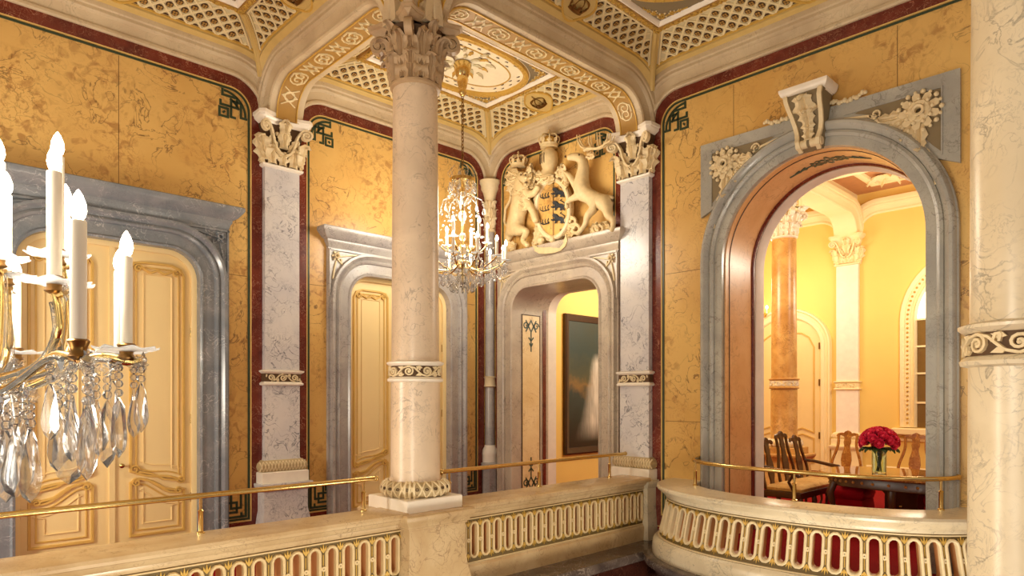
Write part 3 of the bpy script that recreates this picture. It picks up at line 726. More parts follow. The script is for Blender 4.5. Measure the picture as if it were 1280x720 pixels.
# keystone console
kt = thing('keystone_console', 'carved cream scroll keystone with acanthus leaf at the crown of the big arch', 'keystone', (B, AY, 4.72))
prof = [(.06, 4.72), (.12, 4.72), (.20, 4.76), (.22, 4.82), (.19, 4.88), (.17, 4.95), (.19, 5.05), (.25, 5.16), (.33, 5.26), (.38, 5.34), (.38, 5.42), (.06, 5.42)]
def kw(z): return .15 + (z - 4.72) / .7 * .11
m = MB()
L_ = [(B - w, AY - kw(z), z) for w, z in prof]; R_ = [(B - w, AY + kw(z), z) for w, z in prof]; n = len(prof)
m.add(L_ + R_, [(i, (i + 1) % n, n + (i + 1) % n, n + i) for i in range(n)] + [tuple(range(n)), tuple(range(n, 2 * n))], M_GROUND); m.build('console_block', kt)
for s in (-1, 1):
    m = MB(); ribbon(m, [(B - w - .012, AY + s * (kw(z) - .03), z) for w, z in prof[1:11]], (0, 1, 0), .055, .05, M_CARVE)
    tube(m, [(B - .17, AY + s * .02, 4.80), (B - .17, AY + s * (.17), 4.80)], .06, M_CARVE, 14); m.build('scroll_rib', kt)
m = MB(); box(m, B - .30, B - .05, AY - .26, AY + .26, 5.40, 5.44, M_WHITE)
hmould(m, [(B - .02, AY - .27), (B - .36, AY - .27), (B - .36, AY + .27), (B - .02, AY + .27)], [(0, 5.42), (.03, 5.45), (.05, 5.50), (.05, 5.53)], M_WHITE, False); m.build('abacus', kt)
m = MB()
for z, w, h, px_, lean in ((4.84, .13, .17, .21, -.3), (4.95, .15, .20, .18, .15), (5.05, .18, .22, .20, .5), (5.14, .24, .32, .25, .5)):
    leaf(m, Matrix(((0, -1, 0, B - px_ - .015), (1, 0, 0, AY), (0, 0, 1, z), (0, 0, 0, 1))) @ Matrix.Rotation(-lean, 4, 'X'), w, h, M_CARVE, .9, 9, 3)
for s in (-1, 1): leaf(m, Matrix(((0, -1, 0, B - .30), (1, 0, 0, AY + s * .12), (0, 0, 1, 5.2), (0, 0, 0, 1))) @ Matrix.Rotation(-s * .5, 4, 'Y'), .16, .24, M_CARVE, .9, 8, 3)
m.build('acanthus', kt)
for s in (-1, 1):
    m = MB()
    for k in range(13): ball(m, (B - .07, AY + s * (.24 + .036 * k), 5.30 - .05 * sin(pi * k / 12) + .012 * (k % 3)), .026 + .008 * (k % 2), M_CARVE, 7, 5)
    m.build('side_festoon', kt)

kt.scale = (.86, .86, .86)

# ================================================================== columns, pilasters
Z_PL, Z_TO, Z_SH, Z_B0, Z_B1, Z_NK, Z_CAP = .71, .825, .985, 2.01, 2.19, 5.0, 5.66
def abacus_path(h, cut, conc, n=6):
    """square with concave sides and cut corners, clockwise"""
    out = []
    for k in range(4):
        a = -k * pi / 2
        for i in range(n + 1):
            s = -1 + 2 * i / n; x = s * (h - cut); y = h - conc * (1 - s * s)
            out.append((x * cos(a) - y * sin(a), x * sin(a) + y * cos(a)))
    return out
def capital(par, cx, cy, z0, z1, r, hs, mats, name='capital', leaves=8):
    mg, ml, ma = mats
    H = z1 - z0
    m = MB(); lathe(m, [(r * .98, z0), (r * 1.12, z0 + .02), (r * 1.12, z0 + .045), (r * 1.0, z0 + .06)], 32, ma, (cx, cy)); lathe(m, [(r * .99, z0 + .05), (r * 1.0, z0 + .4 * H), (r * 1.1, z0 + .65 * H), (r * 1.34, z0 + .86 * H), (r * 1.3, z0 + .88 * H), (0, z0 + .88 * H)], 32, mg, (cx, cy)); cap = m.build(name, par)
    m = MB()
    for row, (zz, h, w, off, cu) in enumerate(((z0 + .06, .42 * H, r * .80, 0, 1.0), (z0 + .08, .70 * H, r * .66, .5, 1.0))):
        for k in range(leaves):
            a = 2 * pi * (k + off) / leaves; leaf(m, T(cx, cy, zz) @ rotz(a - pi / 2) @ T(0, r * (1.02 if row == 0 else .99), 0), w, h, ml, cu, 12, 3.5)
    for k in range(4):
        a = k * pi / 2; leaf(m, T(cx, cy, z0 + .6 * H) @ rotz(a - pi / 2) @ T(0, r * 1.22, 0), r * .5, .36 * H, ml, .8, 8, 3)
        for s in (-1, 1): leaf(m, T(cx, cy, z0 + .44 * H) @ rotz(a - pi / 2 + s * .36) @ T(0, r * 1.06, 0) @ Matrix.Rotation(s * .35, 4, 'Y'), r * .42, .34 * H, ml, .7, 8, 3)
    m.build('acanthus_foliage', cap, 50)
    for k in range(4):
        a = pi / 4 + k * pi / 2; m = MB(); ca, sa = cos(a), sin(a)
        P = [(r * 1.05, .42 * H), (r * 1.12, .55 * H), (r * 1.28, .68 * H), (r * 1.52, .80 * H)]
        P += [(r * 1.66 + rr * cos(b), .715 * H + rr * sin(b)) for rr, b in [(.36 * r * (1 - i / 26), pi * .62 - 2 * pi * 1.7 * i / 22) for i in range(23)]]
        ribbon(m, [(cx + q * ca, cy + q * sa, z0 + zq) for q, zq in P], (-sa, ca, 0), [r * .34 - .03 * 0] * len(P), .032, ml)
        tube(m, [(cx + r * 1.66 * ca - sa * r * .2 * e, cy + r * 1.66 * sa + ca * r * .2 * e, z0 + .715 * H) for e in (-1, 1)], r * .1, ml, 10)
        m.build('volute', cap)
        m = MB(); leaf(m, T(cx, cy, z0 + .28 * H) @ rotz(a - pi / 2) @ T(0, r * 1.15, 0), r * .6, .44 * H, ml, 1.1, 10, 3); m.build('volute_leaf', cap, 50)
    m = MB(); hmould(m, [(cx + x, cy + y) for x, y in abacus_path(hs, .05, hs * .2)], [(-.07, z0 + .84 * H), (-.05, z0 + .86 * H), (-.035, z0 + .90 * H), (0, z0 + .94 * H), (.0, z0 + .96 * H), (.025, z0 + .975 * H), (.025, z1 + .003)], ma)
    for k in range(4):
        a = k * pi / 2; ball(m, (cx + cos(a) * hs * .84, cy + sin(a) * hs * .84, z0 + .93 * H), r * .16, ml, 8, 6)
    m.build('abacus', cap)
    return cap
def band_prof(r): return [(r + .0, Z_B0 - .02), (r + .035, Z_B0 - .01), (r + .04, Z_B0 + .01), (r + .02, Z_B0 + .03), (r + .012, Z_B0 + .035), (r + .012, Z_B1 - .035), (r + .02, Z_B1 - .03), (r + .045, Z_B1 - .01), (r + .045, Z_B1 + .005), (r - .0, Z_B1 + .02)]
def column(cx, cy, label, mats, dz=0, ped=None, rl=.255, ru=.23, hs=.352, zb=0):
    """mats: shaft, plain trim, carved ground, carved relief"""
    ms, mt, mg, mr, mcap = mats; Z_TO = .825 - zb; Z_SH = .985 - zb; mgr = M_TORG if mg is M_UMBER else mg
    t = thing('marble_column', label, 'column', (cx, cy, Z_PL))
    if ped:
        b0, mp_ = ped
        m = MB(); hmould(m, rect(cx - .35, cx + .35, cy - .39, cy + .36), [(o, z if z < .5 else z - zb) for o, z in [(.07, b0), (.07, b0 + .02), (.05, b0 + .12), (.02, b0 + .26), (0, b0 + .42), (0, .545), (.015, .55), (.015, .565), (.03, .575), (.035, .60), (.06, .63), (.075, .655), (.075, .69), (.06, .705)]], mp_); m.build('pedestal', t)
    m = MB(); box(m, cx - .345, cx + .345, cy - .345, cy + .345, .70 - zb, Z_TO + .005, mt, .008); m.build('plinth', t)
    rt = .08; m = MB()
    lathe(m, [(rl - .02, Z_TO)] + [(rl + .012 + rt * cos(a), Z_TO + rt + rt * sin(a)) for a in [-pi / 2 + pi * i / 10 for i in range(11)]] + [(rl - .02, Z_SH)], 40, mgr, (cx, cy)); tb = m.build('torus_base', t)
    m = MB(); fr = tor(cx, cy, Z_TO + rt, rl + .012, rt); Lu = 2 * pi * (rl + .012); n = 22
    for k in range(n):
        for s in (1, -1):
            strip(m, fr, [(Lu * (k + s * (i / 8 - .5) * 1.0) / n, rt * (-.9 + 2.3 * i / 8)) for i in range(9)], .014, -.002, .012, mr)
        strip(m, fr, [(Lu * (k + .5) / n + .012 * cos(b), rt * .2 + .012 * sin(b)) for b in [2 * pi * i / 6 for i in range(7)]], .008, -.002, .008, mg)
    for a in (0, pi / 2, pi, 1.5 * pi):
        for o in (-.035, 0, .035): strip(m, fr, [(a * (rl + .012) + o + Lu / 8, rt * (-1.2 + 2.6 * i / 8)) for i in range(9)], .02, -.002, .018, mr)
    m.build('guilloche_relief', tb)
    m = MB(); lathe(m, [(rl + .012, Z_SH - .012), (rl + .014, Z_SH + .012), (rl, Z_SH + .04), (rl - .004, Z_B0)], 48, ms, (cx, cy)); m.build('lower_shaft', t, 40)
    rb = rl - .006
    m = MB(); pr = band_prof(rb); lathe(m, [(rb - .02, Z_B0 - .02)] + pr[:5], 48, mt, (cx, cy)); lathe(m, pr[4:6], 48, mg, (cx, cy)); lathe(m, pr[5:] + [(rb - .02, Z_B1 + .02)], 48, mt, (cx, cy)); bd = m.build('carved_band', t)
    m = MB(); fr = cyl(cx, cy, rb + .012); L = 2 * pi * (rb + .012)
    for pl in scroll_run(L, .115, .19): strip(m, lambda u, v, w: fr(u, v + (Z_B0 + Z_B1) / 2, w), pl, .018, -.002, .016, mr)
    for k in range(round(L / .19)):
        ball(m, fr(L * (k + .5) / round(L / .19), (Z_B0 + Z_B1) / 2, .008), .013, mr, 6, 4)
        for s in (-1, 1):
            u = L * (k + .98) / round(L / .19); v = (Z_B0 + Z_B1) / 2
            plate(m, fr, [(u - .02, v + s * .045), (u + .01, v + s * .02), (u + .05, v + s * .03), (u + .03, v + s * .05)], [], -.002, .012, mr, back=False)
    m.build('scroll_relief', bd)
    m = MB(); lathe(m, [(rl - .008, Z_B1), (rl - .010, Z_B1 + .03), (rl - .014, 3.2), (ru, Z_NK), (ru, Z_NK + .02)], 48, ms, (cx, cy)); m.build('upper_shaft', t, 40)
    capital(t, cx, cy, Z_NK, Z_CAP, ru, hs, mcap)
    if dz: t.location.z += dz
    return t
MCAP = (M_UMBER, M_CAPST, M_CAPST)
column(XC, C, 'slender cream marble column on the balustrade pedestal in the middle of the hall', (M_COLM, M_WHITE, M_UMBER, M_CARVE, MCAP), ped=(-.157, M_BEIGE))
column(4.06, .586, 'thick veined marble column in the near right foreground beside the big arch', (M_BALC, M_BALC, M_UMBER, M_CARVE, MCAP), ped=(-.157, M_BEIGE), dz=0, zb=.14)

def pilaster(tw, axes, uc, label, mats, hw=.25, d=.10, z0=0, name='marble_pilaster', simple=False, flat_base=None):
    """tw(u, d) -> (x, y): along the wall and out of it; path runs so that left is outwards"""
    ms, mt, mg, mr = mats; ax_u, ax_d = axes
    def U(h, dd): 
        q = [tw(uc - h, -.01), tw(uc - h, dd), tw(uc + h, dd), tw(uc + h, -.01)]
        a, b, c = q[0], q[1], q[2]
        return q if (b[0] - a[0]) * (c[1] - b[1]) - (b[1] - a[1]) * (c[0] - b[0]) < 0 else q[::-1]
    x, y = tw(uc, 0); t = thing(name, label, 'pilaster', (x, y, max(0, z0)))
    m = MB(); hmould(m, U(hw + .06, d + .12), [(.04, z0), (.04, z0 + .03), (.02, z0 + .2), (0, .3), (0, .56), (.015, .57), (.03, .60), (.05, .63), (.055, .66), (.05, .675)], flat_base or ms, False); m.build('pedestal', t)
    m = MB(); hmould(m, U(hw + .08, d + .11), [(0, .665), (0, Z_TO - .01), (-.01, Z_TO)], mt, False); m.build('plinth', t)
    m = MB(); hmould(m, U(hw, d), [(.01, Z_TO - .01), (.05, Z_TO), (.075, Z_TO + .03), (.082, Z_TO + .07), (.07, Z_TO + .11), (.04, Z_TO + .14), (.03, Z_TO + .155)], M_TORG if mg is M_UMBER else mg, False); tb = m.build('torus_base', t)
    m = MB(); n = 13
    def ff(u, v, w):
        a = v / .08; x_, y_ = tw(uc + u, d + .03 + (.052 + w) * cos(a)); return (x_, y_, Z_TO + .07 + (.07 + w) * sin(a))
    for k in range(-n // 2, n // 2 + 1):
        for s in (1, -1):
            strip(m, ff, [((hw + .05) * 2 * (k + s * (i / 6 - .5)) / n, .08 * (-.9 + 2.0 * i / 6)) for i in range(7)], .013, -.004, .010, mr)
    m.build('guilloche_relief', tb)
    m = MB(); hmould(m, U(hw, d), [(.012, Z_SH - .02), (0, Z_SH + .02), (0, Z_B0)], ms, False); m.build('lower_shaft', t)
    m = MB(); pr = [(o - 0, z) for o, z in band_prof(0)]; hmould(m, U(hw, d), pr, mt, False, [mt] * 4 + [mg] + [mt] * 4); bd = m.build('carved_band', t)
    m = MB(); f2 = lambda u, v, w: (*tw(uc - hw + u, d + .012 + w), v + (Z_B0 + Z_B1) / 2)
    for pl in scroll_run(2 * hw, .115, .17): strip(m, f2, pl, .018, -.002, .014, mr)
    m.build('scroll_relief', bd)
    m = MB(); hmould(m, U(hw - .004, d - .004), [(0, Z_B1), (0, 4.955)], ms, False); m.build('upper_shaft', t)
    # capital
    m = MB(); hmould(m, U(hw, d), [(.0, 4.95), (.035, 4.965), (.04, 4.99), (.02, 5.0), (-.005, 5.01), (-.005, 5.3), (.03, 5.45), (.06, 5.55)], mt, False, [mt, mt, mt, mg, mg, mg, mg]); cap = m.build('capital', t)
    m = MB(); hh, dd = hw + .115, d + .17; q = []
    def tp(u, w): return tw(uc + u, w)
    pts = [(-hh + .0, -.01), (-hh, dd - .05), (-hh + .05, dd)] + [(s * (hh - .05), dd - .075 * (1 - s * s)) for s in [-.75 + .25 * i for i in range(7)]] + [(hh - .05, dd), (hh, dd - .05), (hh, -.01)]
    q = [tp(*p) for p in pts]
    ar = sum(q[i][0] * q[(i + 1) % len(q)][1] - q[(i + 1) % len(q)][0] * q[i][1] for i in range(len(q)))
    if ar > 0: q = q[::-1]
    hmould(m, q, [(-.05, 5.53), (-.03, 5.56), (-.005, 5.585), (0, 5.61), (.015, 5.62), (.015, 5.66)], mt, True); m.build('abacus', cap)
    au, ad = Vector((*ax_u, 0)), Vector((*ax_d, 0))
    def LM(u, w, z, roll=0, yaw=0):
        x_, y_ = tw(uc + u, w); M = Matrix(((au.x, ad.x, 0, x_), (au.y, ad.y, 0, y_), (0, 0, 1, z), (0, 0, 0, 1))); return M @ rotz(yaw) @ Matrix.Rotation(roll, 4, 'Y')
    m = MB()
    for u, w, h, rl in ((-.15, .15, .25, -.1), (.15, .15, .25, .1), (0, .13, .18, 0)): leaf(m, LM(u, d + .012, 5.02, rl), w, h, mr, .9, 10, 3)
    for s in (-1, 1):
        leaf(m, LM(s * (hw + .0), d, 5.06, s * .12, -s * pi / 4), .22, .34, mr, 1.0, 10, 3.5); leaf(m, LM(s * (hw + .01), d * .4, 5.02, 0, -s * pi / 2), .16, .30, mr, .9, 9, 3)
        leaf(m, LM(s * .1, d + .02, 5.2, s * .5), .11, .2, mr, .6, 8, 3)
    leaf(m, LM(0, d + .04, 5.26), .15, .32, mr, .8, 9, 3); leaf(m, LM(0, d + .09, 5.44), .15, .18, mr, .8, 9, 2)
    for u, z in ((-.09, 5.42), (.09, 5.42), (-.05, 5.34), (.06, 5.33)): ball(m, (*tw(uc + u, d + .03), z), .03, mr, 7, 5)
    m.build('acanthus_foliage', cap, 50)
    for s in (-1, 1):
        m = MB(); P = [(.02, 5.14), (.07, 5.16), (.12, 5.22), (.155, 5.32), (.18, 5.42), (.22, 5.49)]
        P += [(.285 + rr * cos(b), 5.455 + rr * sin(b)) for rr, b in [(.075 * (1 - i / 26), pi * .75 - 2 * pi * 1.6 * i / 20) for i in range(21)]]
        ribbon(m, [(*tw(uc + s * u, d + .055 + max(0, u - .15) * .5), z) for u, z in P], (ad.x, ad.y, 0), .07, .028, mr)
        ball(m, (*tw(uc + s * .285, d + .13), 5.455), .026, mr, 8, 5); m.build('volute', cap)
    return t
twL = lambda u, d: (u, A - d); twR = lambda u, d: (B - d, u)
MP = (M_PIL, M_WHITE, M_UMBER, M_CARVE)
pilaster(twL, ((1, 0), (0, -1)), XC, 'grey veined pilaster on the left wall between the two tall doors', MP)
pilaster(twR, ((0, 1), (-1, 0)), C, 'grey veined pilaster on the right wall where the balustrade ends', MP, z0=-.157, flat_base=M_BALC)
# corner colonnette
cc = thing('corner_colonnette', 'thin grey marble colonnette in the corner beside the carved lion', 'colonnette', (B - .07, A - .07, 0)); cx, cy = B - .075, A - .075
m = MB(); lathe(m, [(.16, 0), (.16, .55), (.19, .6), (.19, .66), (.15, .68)], 8, M_GREY, (cx, cy)); m.build('pedestal', cc)
m = MB(); lathe(m, [(.145, .68), (.145, .80), (.15, .82), (.14, .9), (.10, .96), (.095, .98)], 16, M_WHITE, (cx, cy)); m.build('torus_base', cc)
m = MB(); lathe(m, [(.09, .97), (.085, 2.02)], 20, M_GREY, (cx, cy)); lathe(m, [(.085, 2.18), (.08, 4.76)], 20, M_GREY, (cx, cy)); m.build('shaft', cc)
m = MB(); lathe(m, [(.085, 2.0), (.115, 2.02), (.10, 2.05), (.10, 2.15), (.115, 2.18), (.085, 2.2)], 20, M_CARVE, (cx, cy)); m.build('carved_band', cc)
m = MB(); lathe(m, [(.08, 4.75), (.105, 4.77), (.105, 4.80), (.085, 4.82), (.085, 5.3), (.13, 5.45), (.17, 5.5), (.17, 5.56), (.2, 5.6), (.2, 5.66), (.1, 5.7)], 16, M_CARVE, (cx, cy))
for row, z in enumerate((4.83, 4.98, 5.12)):
    for k in range(6): leaf(m, T(cx, cy, z) @ rotz(2 * pi * (k + .5 * row) / 6) @ T(0, .085, 0), .1, .2, M_CARVE, 1.0, 8, 3)
m.build('capital', cc, 50)

# ================================================================== balustrades
YF = 5.44
def stadium(u, v0, v1, hw, n=5):
    return [(u + hw * cos(a), v0 + hw + hw * sin(a)) for a in [-pi * i / n for i in range(n + 1)]][::1] + [(u + hw * cos(a), v1 - hw + hw * sin(a)) for a in [pi - pi * i / n for i in range(n + 1)]]
def openwork(par, fr, u0, u1, v0, v1, depth, pitch=.165, hw=.040, curved=False, rim=None):
    rim = rim or M_RIMT
    n = max(1, round((u1 - u0) / pitch)); p = (u1 - u0) / n; us = [u0 + (i + .5) * p for i in range(n)]
    a, b = v0 + .075, v1 - .06
    k = n * 4 if curved else 1
    outer = [(u0, v0)] + [(u0 + (u1 - u0) * i / k, v1) for i in range(k + 1)] + [(u1 - (u1 - u0) * i / k, v0) for i in range(k)]
    holes = [stadium(u, a, b, hw) for u in us]
    m = MB()
    if curved:
        for u, h in zip(us, holes):
            l, r_ = u - p / 2, u + p / 2
            plate(m, fr, [(l, v0), (l, a), (l, (a + b) / 2), (l, b), (l, v1), (u, v1), (r_, v1), (r_, b), (r_, (a + b) / 2), (r_, a), (r_, v0), (u, v0)], [h], -depth, 0, M_OLIVE, M_BEIGE, M_TAN)
    else: plate(m, fr, outer, holes, -depth, 0, M_OLIVE, M_BEIGE, M_TAN)
    fp = m.build('pierced_frieze', par, 30)
    m = MB()
    for h in holes: sweep(m, fr, h, [(-.002, -.03), (-.002, .012), (.006, .02), (.018, .02), (.025, .012), (.026, -.002)], rim, True)
    vm = (a + b) / 2
    for i in range(n + 1):
        u = u0 + i * p
        if i not in (0, n) :
            ring = [(u + .019 * cos(t_), vm + .019 * sin(t_)) for t_ in [-2 * pi * j / 10 for j in range(10)]]
            sweep(m, fr, ring, [(-.012, -.002), (-.012, .018), (.004, .018), (.004, -.002)], rim, True)
            for s in (-1, 1):
                strip(m, fr, [(u, vm + s * .025), (u, vm + s * (.5 * (b - a) - .05))], .008, -.002, .008, M_GOLDP)
        for s, vv in ((1, b), (-1, a)):
            tip = vv + s * .045; base = vv - s * .035
            for du in (-.028, 0, .028):
                if u0 + .02 < u + du < u1 - .02:
                    plate(m, fr, [(u, base), (u + du * .6 - .009, base + s * .03), (u + du, tip - abs(du) * .6 * s), (u + du * .6 + .009, base + s * .03)], [], -.002, .010, M_GOLDP, back=False)
    kk = max(2, n * 3)
    for v in (v0 + .008, v1 - .008): strip(m, fr, [(u0 + (u1 - u0) * i / kk, v) for i in range(kk + 1)], .016, -.002, .012, rim)
    m.build('slot_frames', fp, 40)
CAPP = [(-.36, .553), (.01, .553), (.02, .56), (.03, .575), (.035, .60), (.075, .62), (.10, .655), (.125, .665), (.135, .69), (.125, .715), (.11, .72), (-.36, .72)]
def straight(u0, u1, label):
    t = thing('balustrade', label, 'balustrade', ((u0 + u1) / 2, YF + .15, -.157)); fr = lambda u, v, w: (u, YF - w, v)
    m = MB(); sweep(m, FH, [(u1, YF), (u0, YF)], CAPP, M_BALC if False else M_BEIGE); m.build('cap_moulding', t, 30)
    openwork(t, fr, u0, u1, .06, .545, .15)
    m = MB(); sweep(m, FH, [(u1, YF), (u0, YF)], [(-.3, -.157), (.035, -.157), (.035, .0), (.03, .03), (.012, .05), (.012, .06), (-.15, .06), (-.3, .06)], M_BEIGE); m.build('base_course', t, 30)
    return t
straight(-2.6, XC - .34, 'long marble balustrade at lower left, oblong slots showing red carpet')
straight(XC + .34, B - .22, 'marble balustrade running from the middle column to the right wall, oblong slots')
# dark ledge below
m = MB(); hmould(m, rect(-2.6, B - .01, 5.02, 5.62), [(-.06, -.30), (0, -.27), (.01, -.2), (-.01, -.16), (-.02, -.157)], M_DARK); m.build('trim_30', kind='structure')
m = MB(); box(m, -2.6, B - .01, 5.12, 5.6, -3, -.29, M_DRED); m.build('wall_stairwell', kind='structure', smooth=None)
m = MB(); box(m, B - .03, B + .02, -3.9, 5.12, -3, -.02, M_DRED); m.build('wall_stairwell_right', kind='structure', smooth=None)

# balcony
def sup(a, b, n, k, ang0=0, ang1=pi):
    """half superellipse bulging from the right wall, from low y to high y"""
    out = []
    for i in range(k + 1):
        t_ = ang0 + (ang1 - ang0) * i / k; c_, s_ = cos(t_), sin(t_)
        out.append((B - a * abs(s_) ** (2 / n), AY - b * math.copysign(abs(c_) ** (2 / n), c_)))
    return out
bp = sup(1.20, 1.80, 2.25, 72)
def resample(p, n):
    l = [0]
    for a, b in zip(p, p[1:]): l.append(l[-1] + hypot(b[0] - a[0], b[1] - a[1]))
    out = []; j = 0
    for i in range(n + 1):
        d = l[-1] * i / n
        while j < len(p) - 2 and l[j + 1] < d: j += 1
        t_ = (d - l[j]) / max(1e-9, l[j + 1] - l[j]); out.append(tuple(p[j][k] * (1 - t_) + p[j + 1][k] * t_ for k in (0, 1)))
    return out
bp = resample(bp, 90); PFB = PathFrame(FH, bp)
def flare(v): return .15 * max(0, (1 - (v + .05) / .62)) ** 1.7
def FC(u, v, w):
    p, n = PFB.at(u); k = w + flare(v); return (p[0] + n[0] * k, p[1] + n[1] * k, v)
bal = thing('curved_balcony', 'bowed cream marble balcony in front of the big arch, oblong slots showing red', 'balcony', (B - .5, AY, 0))
m = MB(); sweep(m, FH, bp, CAPP, M_BALC); m.build('cap_moulding', bal, 40)
openwork(bal, FC, .02, PFB.len - .02, .06, .545, .10, .168, .046, True, M_CARVE)
m = MB(); sweep(m, FH, bp, [(-.09, -.16), (.19, -.16), (.195, -.10), (.185, .0), (.17, .03), (.15, .045), (.14, .06), (.0, .06), (-.09, .06)], M_BALC); m.build('base_course', bal, 40)
m = MB(); sweep(m, FH, bp, [(-.2, -.62), (.05, -.62), (.14, -.42), (.22, -.30), (.30, -.26), (.32, -.21), (.31, -.165), (.29, -.158), (-.2, -.158)], M_DARK); m.build('dark_corbel', bal, 40)
m = MB(); q = [(p[0] - n[0] * .07, p[1] - n[1] * .07) for p, n in zip(bp, PFB.n)]; m.add([(x, y, .004) for x, y in q] + [(x, y, -.2) for x, y in q], [tuple(range(len(q))), tuple(range(len(q), 2 * len(q)))] + [(i, i + 1, len(q) + i + 1, len(q) + i) for i in range(len(q) - 1)], M_CARPET); m.build('carpeted_floor', bal, None)

# brass handrails
def post(par, x, y, z0, z1):
    m = MB(); lathe(m, [(.032, z0), (.032, z0 + .012), (.02, z0 + .02), (.02, z0 + .6 * (z1 - z0)), (.024, z0 + .62 * (z1 - z0)), (.012, z0 + .66 * (z1 - z0)), (.012, z1)], 14, M_BRASS, (x, y)); m.build('post', par)
def rail(label, pts, posts, z=1.03):
    t = thing('brass_handrail', label, 'handrail', (*posts[0], .72))
    m = MB(); tube(m, [(x, y, z) for x, y in pts], .024, M_BRASS, 12); m.build('rail', t, 60)
    for q in (pts[0], pts[-1]): m = MB(); ball(m, (*q, z), .03, M_BRASS, 12, 8); m.build('end_knob', t)
    for x, y in posts: post(t, x, y, .72, z - .01)
rail('long brass handrail above the left balustrade, ending before the middle column', [(-2.6, 5.72), (3.62, 5.72)], [(1.95, 5.72), (3.48, 5.72), (.4, 5.72)])
rail('brass handrail between the middle column and the right wall pilaster', [(4.44, 5.72), (7.74, 5.72)], [(4.55, 5.72), (5.97, 5.72), (7.38, 5.72)])
rp = resample(sup(.84, 1.46, 2.5, 60, .06, pi - .06), 60)
rail('bowed brass handrail on the curved balcony under the big arch', rp, [rp[5], rp[28], rp[52]])

# ================================================================== coat of arms over the far door
def cp(cx, cy, w):
    px, py = 620 + cx / 4.2375, 150 + cy / 4.2353; y, z = on_right(px, py, B - w); return Vector((B - w, y, z))
def skin_mesh(name, joints, edges, mat, sub=2):
    me = bpy.data.meshes.new(name); me.from_pydata([cp(j[0], j[1], j[2]) for j in joints], edges, [])
    o = bpy.data.objects.new(name + '_tmp', me); COL.objects.link(o)
    md = o.modifiers.new('s', 'SKIN'); md.use_smooth_shade = True; o.modifiers.new('b', 'SUBSURF').levels = sub
    for k, j in enumerate(joints):
        sv = me.skin_vertices[0].data[k]; sv.radius = (j[3], j[3]); sv.use_root = (k == 0)
    dg = bpy.context.evaluated_depsgraph_get(); dg.update()
    out = bpy.data.meshes.new_from_object(o.evaluated_get(dg)); out.name = name
    bpy.data.objects.remove(o); out.materials.clear(); out.materials.append(mat)
    out.polygons.foreach_set('use_smooth', [True] * len(out.polygons)); return out
def chain(base, *ids):
    return [(a, b) for a, b in zip(ids, ids[1:])]
arms = thing('coat_of_arms', 'carved stone coat of arms with lion, oval shield and stag above the far doorway', 'relief', tuple(cp(300, 640, 0.1)))
LJ = [(105, 555, .13, .145), (112, 500, .14, .135), (122, 430, .17, .16), (132, 360, .18, .14), (140, 300, .22, .115), (156, 318, .31, .055),
      (112, 585, .2, .11), (165, 588, .27, .07), (140, 640, .22, .048), (170, 668, .28, .045),
      (72, 600, .12, .09), (60, 650, .10, .05), (85, 676, .14, .048),
      (160, 425, .23, .085), (196, 485, .27, .058), (214, 545, .29, .06),
      (178, 395, .25, .07), (205, 385, .28, .055), (228, 345, .29, .055),
      (72, 580, .08, .032), (45, 540, .07, .026), (50, 470, .07, .026), (76, 425, .09, .03), (84, 398, .11, .045)]
LE = [(0, 1), (1, 2), (2, 3), (3, 4), (4, 5), (0, 6), (6, 7), (7, 8), (8, 9), (0, 10), (10, 11), (11, 12), (2, 13), (13, 14), (14, 15), (3, 16), (16, 17), (17, 18), (0, 19), (19, 20), (20, 21), (21, 22), (22, 23)]
lion = link(bpy.data.objects.new('lion', skin_mesh('lion', LJ, LE, M_STONE)), arms)
OUT = Vector((-1, 0, 0))
def relief_leaf(m, cx, cy, w, ang, wd, L_, mat=M_STONE, curl=.6):
    """leaf lying on the wall: ang 0 points up, positive turns to the right in the picture"""
    p = cp(cx, cy, w); up = Vector((0, -sin(ang), cos(ang))); x = up.cross(OUT)
    leaf(m, Matrix(((x.x, OUT.x, up.x, p.x), (x.y, OUT.y, up.y, p.y), (x.z, OUT.z, up.z, p.z), (0, 0, 0, 1))), wd, L_, mat, curl, 8, 3)
m = MB()
for k in range(16):
    a = 2 * pi * (k + .5) / 16
    if cos(a) > .75: continue
    relief_leaf(m, 136 + 34 * sin(a), 300 - 38 * cos(a), .17 + .02 * (k % 2), a, .12, .17, M_STONE, .35)
for k in range(12):
    a = pi * (.3 + 1.4 * k / 11); relief_leaf(m, 136 + 42 * sin(a), 312 - 46 * cos(a), .20, a, .11, .17, M_STONE, .4)
for ring, (n, rr, ww, s0) in enumerate(((9, 44, .22, .7), (9, 58, .17, .6), (8, 40, .27, .9))):
    for k in range(n):
        a = pi * (.35 + 1.3 * k / (n - 1)); relief_leaf(m, 138 + rr * sin(a) * (.62), 300 - rr * cos(a) * .8, ww, a * (1 if True else 1), .10, .16, M_STONE, .5)
for j in range(5):
    for k in range(4): relief_leaf(m, 112 + k * 17 + j * 2, 345 + j * 24, .27 + .02 * (k == 1 or k == 2), pi + (k - 1.5) * .35, .09, .13, M_STONE, .4)
relief_leaf(m, 84, 402, .13, .3, .14, .16, M_STONE, .5)
m.build('mane', lion, 50)
for dx in (-12, 12):
    m = MB(); ball(m, cp(144 + dx, 291, .33), .015, M_UMBER, 8, 6); ball(m, cp(143 + dx, 283, .315), .028, M_STONE, 8, 6, (1, 1.4, .6)); m.build('eye', lion)
m = MB(); ball(m, cp(158, 308, .365), .026, M_STONE, 8, 6, (.8, 1.3, .8)); m.build('nose', lion)
m = MB(); ball(m, cp(158, 331, .345), .022, M_UMBER, 8, 6, (.6, 1.6, .6)); ball(m, cp(156, 341, .335), .03, M_STONE, 8, 6); m.build('mouth', lion)
